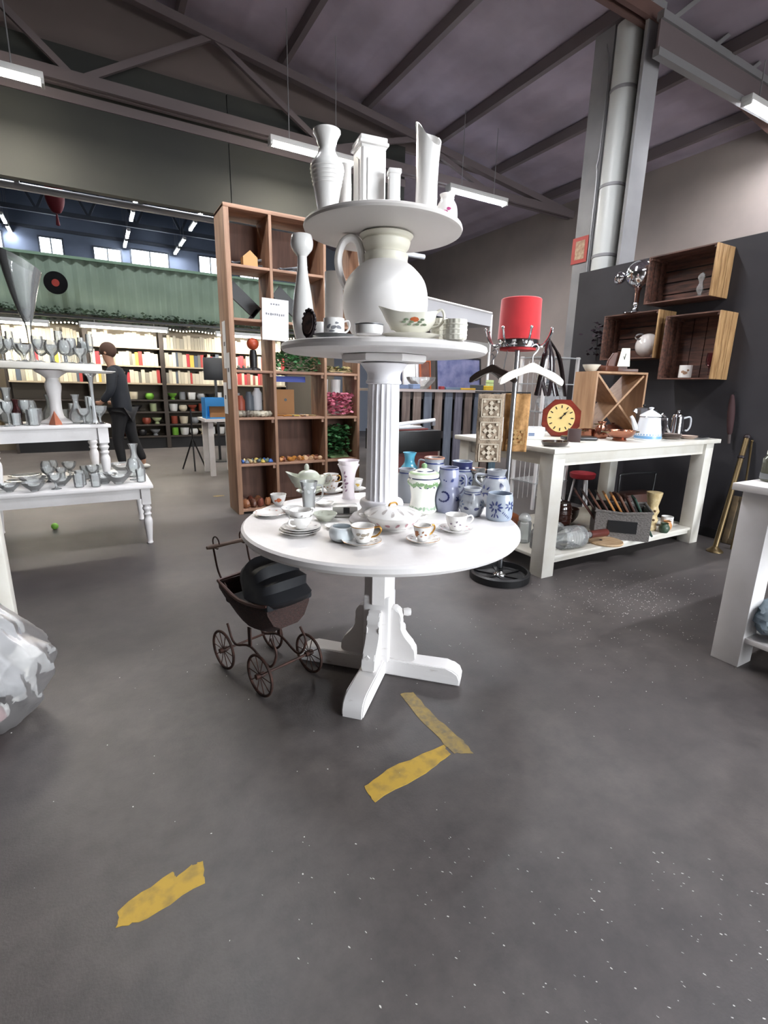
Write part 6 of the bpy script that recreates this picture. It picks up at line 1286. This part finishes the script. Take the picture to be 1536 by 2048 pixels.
for a in ((0, .02, 0, .3, 0, .3), (.38, .4, 0, .3, 0, .3), (.02, .38, 0, .02, .18, .3), (.02, .38, .28, .3, 0, .3), (.02, .38, .02, .28, 0, .02)): new('wall', B(*a), bl, t)
new('cardboard', B(.06, .34, .03, .05, .02, .2), mat('brown_card', '#9b7048'), t)
t = thing('music_stand', 'thin black tripod standing on the floor by the trestle table', 'tripod', (1.28, 8.3, 0))
for k in range(3): a = 2 * PI * k / 3 + .4; new('leg', tube([(0, 0, .5), (.2 * math.cos(a), .2 * math.sin(a), .005)], .012, 6), BLACK, t)
new('post', tube([(0, 0, .45), (0, 0, .95)], .012, 6), BLACK, t)

# ================================================================== PERSON AMONG THE BOOKS
def skin(name, V, E, m, parent, sub=2):
    me = bpy.data.meshes.new(name); me.from_pydata([v[:3] for v in V], E, []); me.update(); o = bpy.data.objects.new(name, me); COL.objects.link(o); o.parent = parent; me.materials.append(m)
    sk = o.modifiers.new('skin', 'SKIN'); 
    for i, v in enumerate(V): me.skin_vertices[0].data[i].radius = (v[3], v[4] if len(v) > 4 else v[3])
    me.skin_vertices[0].data[0].use_root = True; sk.use_smooth_shade = True
    s = o.modifiers.new('sub', 'SUBSURF'); s.levels = sub; s.render_levels = sub; return o
t = thing('person', 'person in dark jacket and black trousers browsing with head bent', 'person', (.36, 8.65, 0), R(160))
SKN = mat('skin', '#a9806a', .6); JK = mat('dark_navy_jacket', '#1d2129', .8); TR = mat('black_trousers', '#131317', .8)
V = [(0, 0, .98, .09, .1), (0.02, 0, 1.15, .08, .1), (.04, 0, 1.36, .08, .11), (.06, 0, 1.5, .06, .07), (.09, 0, 1.58, .05), (.12, 0, 1.66, .075), (.135, 0, 1.75, .095, .08), (.13, 0, 1.83, .07),
     (.03, .2, 1.46, .05), (.05, .25, 1.2, .038), (.22, .22, 1.03, .035), (.3, .2, 1.03, .035, .02), (.03, -.2, 1.46, .05), (.04, -.25, 1.2, .038), (.2, -.23, 1.02, .035), (.28, -.22, 1.02, .035, .02),
     (.02, .09, .88, .07), (.08, .11, .5, .05), (.04, .12, .1, .042), (.12, .13, .045, .04), (-.02, -.09, .88, .07), (-.06, -.11, .5, .05), (-.2, -.12, .12, .042), (-.13, -.13, .045, .04)]
Ed = [(0, 1), (1, 2), (2, 3), (3, 4), (4, 5), (5, 6), (6, 7), (3, 8), (8, 9), (9, 10), (10, 11), (3, 12), (12, 13), (13, 14), (14, 15), (0, 16), (16, 17), (17, 18), (18, 19), (0, 20), (20, 21), (21, 22), (22, 23)]
new_body = skin('body', V, Ed, SKN, t)
skin('jacket', [(0, 0, .80, .13, .155), (.0, 0, .95, .145, .17), (.02, 0, 1.15, .145, .165), (.04, 0, 1.38, .14, .19), (.06, 0, 1.52, .085, .11), (.03, .2, 1.47, .085), (.05, .26, 1.2, .062), (.2, .23, 1.05, .05), (.03, -.2, 1.47, .085), (.04, -.26, 1.2, .062), (.18, -.24, 1.04, .05)], [(0, 1), (1, 2), (2, 3), (3, 4), (4, 5), (5, 6), (6, 7), (4, 8), (8, 9), (9, 10)], JK, t)
skin('trousers', [(0, 0, .96, .14, .16), (.02, .1, .86, .115), (.08, .11, .5, .085), (.04, .12, .1, .06), (-.02, -.1, .86, .115), (-.06, -.11, .5, .085), (-.2, -.12, .13, .06)], [(0, 1), (1, 2), (2, 3), (0, 4), (4, 5), (5, 6)], TR, t)
new('hair', ball(.115, 18, 12, 1.0, .88, 1.02, (.115, 0, 1.79)), mat('brown_hair', '#4a342a', .8), t)
for x, y in ((.09, .13), (-.16, -.13)): new('shoe', ball(.06, 14, 8, 2.1, .85, .75, (x, y, .045)), mat('white_trainer', '#d9d9d6', .6), t)
for s in (-.035, .035): new('eye', ball(.012, 8, 6, c=(.222, s, 1.765)), BLACK, t)
new('nose', ball(.016, 8, 6, 1.2, .8, 1.2, (.235, 0, 1.735)), SKN, t); new('mouth', ball(.02, 8, 5, .5, 1.3, .35, (.218, 0, 1.695)), mat('lip', '#8a4f48', .6), t)
for s in (-1, 1): new('ear', ball(.022, 8, 6, .8, .4, 1.2, (.13, s * .09, 1.75)), SKN, t)

# ================================================================== PALLET COUNTER BEHIND THE COLUMN
t = thing('pallet_counter', 'counter faced with upright blue, grey and brown pallet boards', 'counter', (2.95, 5.3, 0))
pm = [mat('pallet_%d' % i, c, .8, col2=c2, scale=6, stretch=(6, 6, .6)) for i, (c, c2) in enumerate((('#6d8592', '#566b78'), ('#75665f', '#5b4e49'), ('#666b76', '#555a65'), ('#84756d', '#6a5b54'), ('#6f6c77', '#5c5964')))]
for k in range(12): x = .0 + .163 * k; new('pallet_board', B(x, x + .115, -.02, .0, .05 + .02 * (k % 3), 1.29), pm[(0, 0, 1, 3, 2, 3, 2, 4, 1, 2, 3, 0, 2, 1, 4)[k]], t)
for z in (.15, .7, 1.2): new('crossbar', B(0, 1.95, .0, .06, z, z + .09), mat('dark_batten', '#2b2524', .8), t)
new('counter_top', B(-.03, 2.0, -.05, .6, 1.29, 1.322), mat('pinkish_grey_board', '#a79a96', .6), t); new('back_sheet', B(0, 1.95, .061, .08, 0, 1.29), mat('dark_back', '#1f1d1e', .8), t)
CZ = 1.323
def card(name, label, cat, P, w_, h_, m, rz=0, fr=None):
    tt = thing(name, label, cat, P, rz); new('sheet', B(-w_ / 2, w_ / 2, -.012, 0, 0, h_), m, tt, rot=(R(-6), 0, 0))
    if fr:
        for a in ((-w_ / 2 - .02, -w_ / 2, -.02, .004, -.0, h_ + .02), (w_ / 2, w_ / 2 + .02, -.02, .004, -.0, h_ + .02), (-w_ / 2, w_ / 2, -.02, .004, h_, h_ + .02)): new('frame_bar', B(*a), fr, tt, rot=(R(-6), 0, 0))
    return tt
card('painting', 'large blue and violet painting standing on the pallet counter', 'painting', (4.5, 5.75, CZ), .75, .42, mat('blue_violet_painting', '#4a527a', .6, col2='#77789a', scale=7), 0, BLACK)
card('framed_picture', 'orange framed picture left of the blue painting', 'picture', (3.96, 5.8, CZ), .14, .36, mat('dark_portrait', '#55302a', .6, col2='#7a4a38', scale=9), 0, mat('orange_frame', '#9c4a26', .6))
card('notice_sheet', 'white notice sheet standing behind the glass dish', 'notice', (3.72, 5.82, CZ), .2, .4, PAPER, R(5)); card('notice_sheet', 'narrow white board right of the notice sheet', 'notice', (3.87, 5.84, CZ), .06, .42, PAPER, 0)
card('dark_poster', 'dark navy poster with a small orange mark on the counter', 'poster', (3.46, 5.78, CZ), .24, .38, mat('navy_poster', '#3a3d50', .7), 0)
t = thing('glass_dish', 'large clear glass dish on the pallet counter', 'dish', (3.72, 5.55, CZ)); new('dish', lathe(vessel(smooth_prof([(.08, 0), (.09, .01), (.17, .1), (.19, .15)], 3), .006), 30, wob=lambda th, r, z: r * (1 + .04 * math.cos(8 * th))), GLASSB, t); new('foot_ring', lathe([(.08, 0), (.085, .005), (.08, .01)], 26), GLASSB, t)
for k, (x, y, w_, d_, h_, c, lab) in enumerate(((3.2, 5.5, .05, .05, .13, '#8a6038', 'small brown box on the counter beside the fluted column'), (3.35, 5.42, .07, .05, .05, '#5d6b86', 'small blue-grey tin on the pallet counter'), (3.52, 5.4, .06, .05, .06, '#7687a6', 'pale blue tin on the pallet counter'), (4.1, 5.4, .11, .06, .03, '#596a7e', 'flat slate box on the pallet counter'), (4.35, 5.4, .12, .06, .025, '#c19a2c', 'flat yellow box on the pallet counter'), (4.72, 5.4, .07, .05, .06, '#c9a82c', 'upright yellow box near the clothes stand'), (4.85, 5.5, .04, .04, .14, '#b9cf8f', 'pale lime carton near the clothes stand'), (4.55, 5.42, .08, .05, .07, '#3a3f42', 'dark grey tin between the yellow boxes'), (3.93, 5.38, .03, .03, .04, '#8c2b33', 'tiny red tin on the pallet counter'))):
    o = new('small_box', B(-w_, w_, -d_, d_, 0, h_, .006), mat('box_%d' % k, c, .6), None, (x, y, CZ), (0, 0, R(8 * (k % 3) - 8))); tag(o, lab, 'box'); new('lid_line', B(-w_ - .001, w_ + .001, -d_ - .001, d_ + .001, h_ * .7, h_ * .74), BLACK, o)
t = thing('dice_tower', 'stack of white beads on a dark rod beside the fluted column', 'ornament', (3.1, 5.42, CZ)); new('rod', tube([(0, 0, 0), (0, 0, .36)], .02, 8), mat('dark_green_rod', '#2c3a34', .6), t)
for k in range(4): new('bead', ball(.04, 12, 7, sz=.6, c=(.0, -.01, .06 + .085 * k)), PORC, t)
# dark red cabinet with paper on top
t = thing('low_cabinet', 'dark red-brown low cabinet with black top before the pallet counter', 'cabinet', (2.55, 4.35, 0)); rc = mat('dark_red_lacquer', '#5a2420', .4)
new('carcass', B(0, .62, 0, .45, .06, .68), rc, t); new('cabinet_top', B(-.02, .64, -.02, .47, .68, .9, .005), BLACK, t); new('plinth', B(.02, .6, .02, .43, 0, .06), BLACK, t)
for a in (.02, .32): dd = new('door', B(a, a + .28, -.012, 0, .1, .64), rc, t); new('door_knob', ball(.012, 10, 6, c=(a + (.25 if a < .1 else .03), -.02, .4)), BRASS, dd)
for k in range(3): o = new('magazine', B(-.2 + .02 * k, .24 - .02 * k, -.13, .13, 0, .012), (mat('red_magazine', '#7d3330', .5), mat('grey_magazine', '#8f9094', .5), PAPER)[k], None, (2.85 - .02 * k, 4.56, .901 + .0125 * k), (0, 0, R(6 + 5 * k))); tag(o, ('red', 'grey', 'white')[k] + ' magazine in the pile on the black cabinet top', 'magazine'); new('spine', B(-.2 + .02 * k, -.196 + .02 * k, -.13, .13, .0, .0122), INK, o)
t = thing('paper_roll', 'white rolled paper lying slanted on the cabinet magazines', 'paper roll', (2.9, 4.46, .94), R(4)); new('roll', tube([(-.2, 0, .022), (.3, 0, .06)], .02, 10), PAPER, t); new('core', tube([(.295, 0, .06), (.302, 0, .0605)], .012, 8), INK, t); new('prop', B(.26, .3, -.02, .02, 0, .04), INK, t)
# white stall canopy frame behind the counter
t = thing('stall_frame', 'white market stall frame with a valance behind the pallet counter', 'stall', (0, 0, 0)); va = mat('white_canvas', '#c9c9cc', .8)
P1, P2, P3 = (3.819, 6.095, 2.5), (6.501, 7.081, 2.5), (5.431, 4.994, 2.5)
P1, P2 = Vector((3.9, 6.3, 2.5)), Vector((6.15, 7.05, 2.5)); Q = Vector((-.55, 1.6, 0))
for a, b_ in ((P1, P2), (P2, P2 + Q), (P1, P1 + Q)): new('valance', beam(bmesh.new(), a, b_, .02, .2), va, t)
for a in (P1, P2, P2 + Q, P1 + Q): new('pole', tube([(a.x, a.y, 0), (a.x, a.y, 2.6)], .025, 8), WHITE, t)
new('ridge_tube', tube([P1 + Vector((0, 0, .12)), P2 + Vector((0, 0, .12))], .02, 8), WHITE, t); new('lower_rail', beam(bmesh.new(), P1 + Vector((0, 0, -.45)), P2 + Vector((0, 0, -.45)), .03, .14), mat('grey_canvas', '#8d8a86', .8), t); new('roof_cloth', prism([(P1.x, P1.y), (P2.x, P2.y), ((P2 + Q).x, (P2 + Q).y), ((P1 + Q).x, (P1 + Q).y)], 2.58, 2.6), mat('grey_blue_canvas', '#7f8794', .8), t)
# white wire rack beside the partition end
t = thing('wire_rack', 'white metal rack with glass shelves behind the clothes stand', 'rack', (4.25, 3.95, 0))
for a in (0, .5):
    for b_ in (0, .35): new('post', B(a - .015, a + .015, b_ - .015, b_ + .015, 0, 1.7), WHITE, t)
for z in (.3, .7, 1.1, 1.4, 1.68): new('glass_shelf', B(-.02, .52, -.02, .37, z, z + .012), FROST, t)
for k in range(6): new('wire', tube([(.08 * k + .04, .36, .05), (.08 * k + .04, .36, 1.66)], .004, 5), WHITE, t)
t = thing('white_sack', 'large clear bag of white goods hanging on the wire rack', 'bag', (4.55, 4.1, 1.12)); bm = lathe(smooth_prof([(.0, 0), (.1, .0), (.15, .08), (.13, .2), (.05, .26), (.07, .28)], 3), 24, wob=lambda th, r, z: r * (1 + .12 * math.sin(7 * th + 20 * z))); new('film', bm, POLY, t, ang=25); new('filling', ball(.09, 12, 8, c=(0, 0, .11)), mat('pale_wrap', '#b9bcc4', .6), t)
for k, (z, lab) in enumerate(((.712, 'silver tray standing on the lower glass shelf of the wire rack'), (1.412, 'silver kettle on the upper glass shelf of the wire rack'))):
    lath('silver_kettle' if k else 'silver_tray', lab, 'kettle' if k else 'tray', (4.42, 4.08, z + .001), smooth_prof([(.06, 0), (.1, .03), (.11, .08), (.06, .14), (.03, .16)], 3) if k else [(.1, 0), (.13, .01), (.14, .03)], STEEL)
t = thing('red_stool', 'small red stool with white tube legs behind the white table', 'stool', (4.8, 3.75, 0)); new('seat', lathe(smooth_prof([(0, .36), (.12, .36), (.14, .4), (.13, .43), (0, .44)], 3), 24), mat('stool_red', '#8e1f27', .5), t)
for k in range(3): a = 2 * PI * k / 3; new('leg', tube([(.08 * math.cos(a), .08 * math.sin(a), .37), (.13 * math.cos(a), .13 * math.sin(a), 0)], .012, 8), WHITE, t)
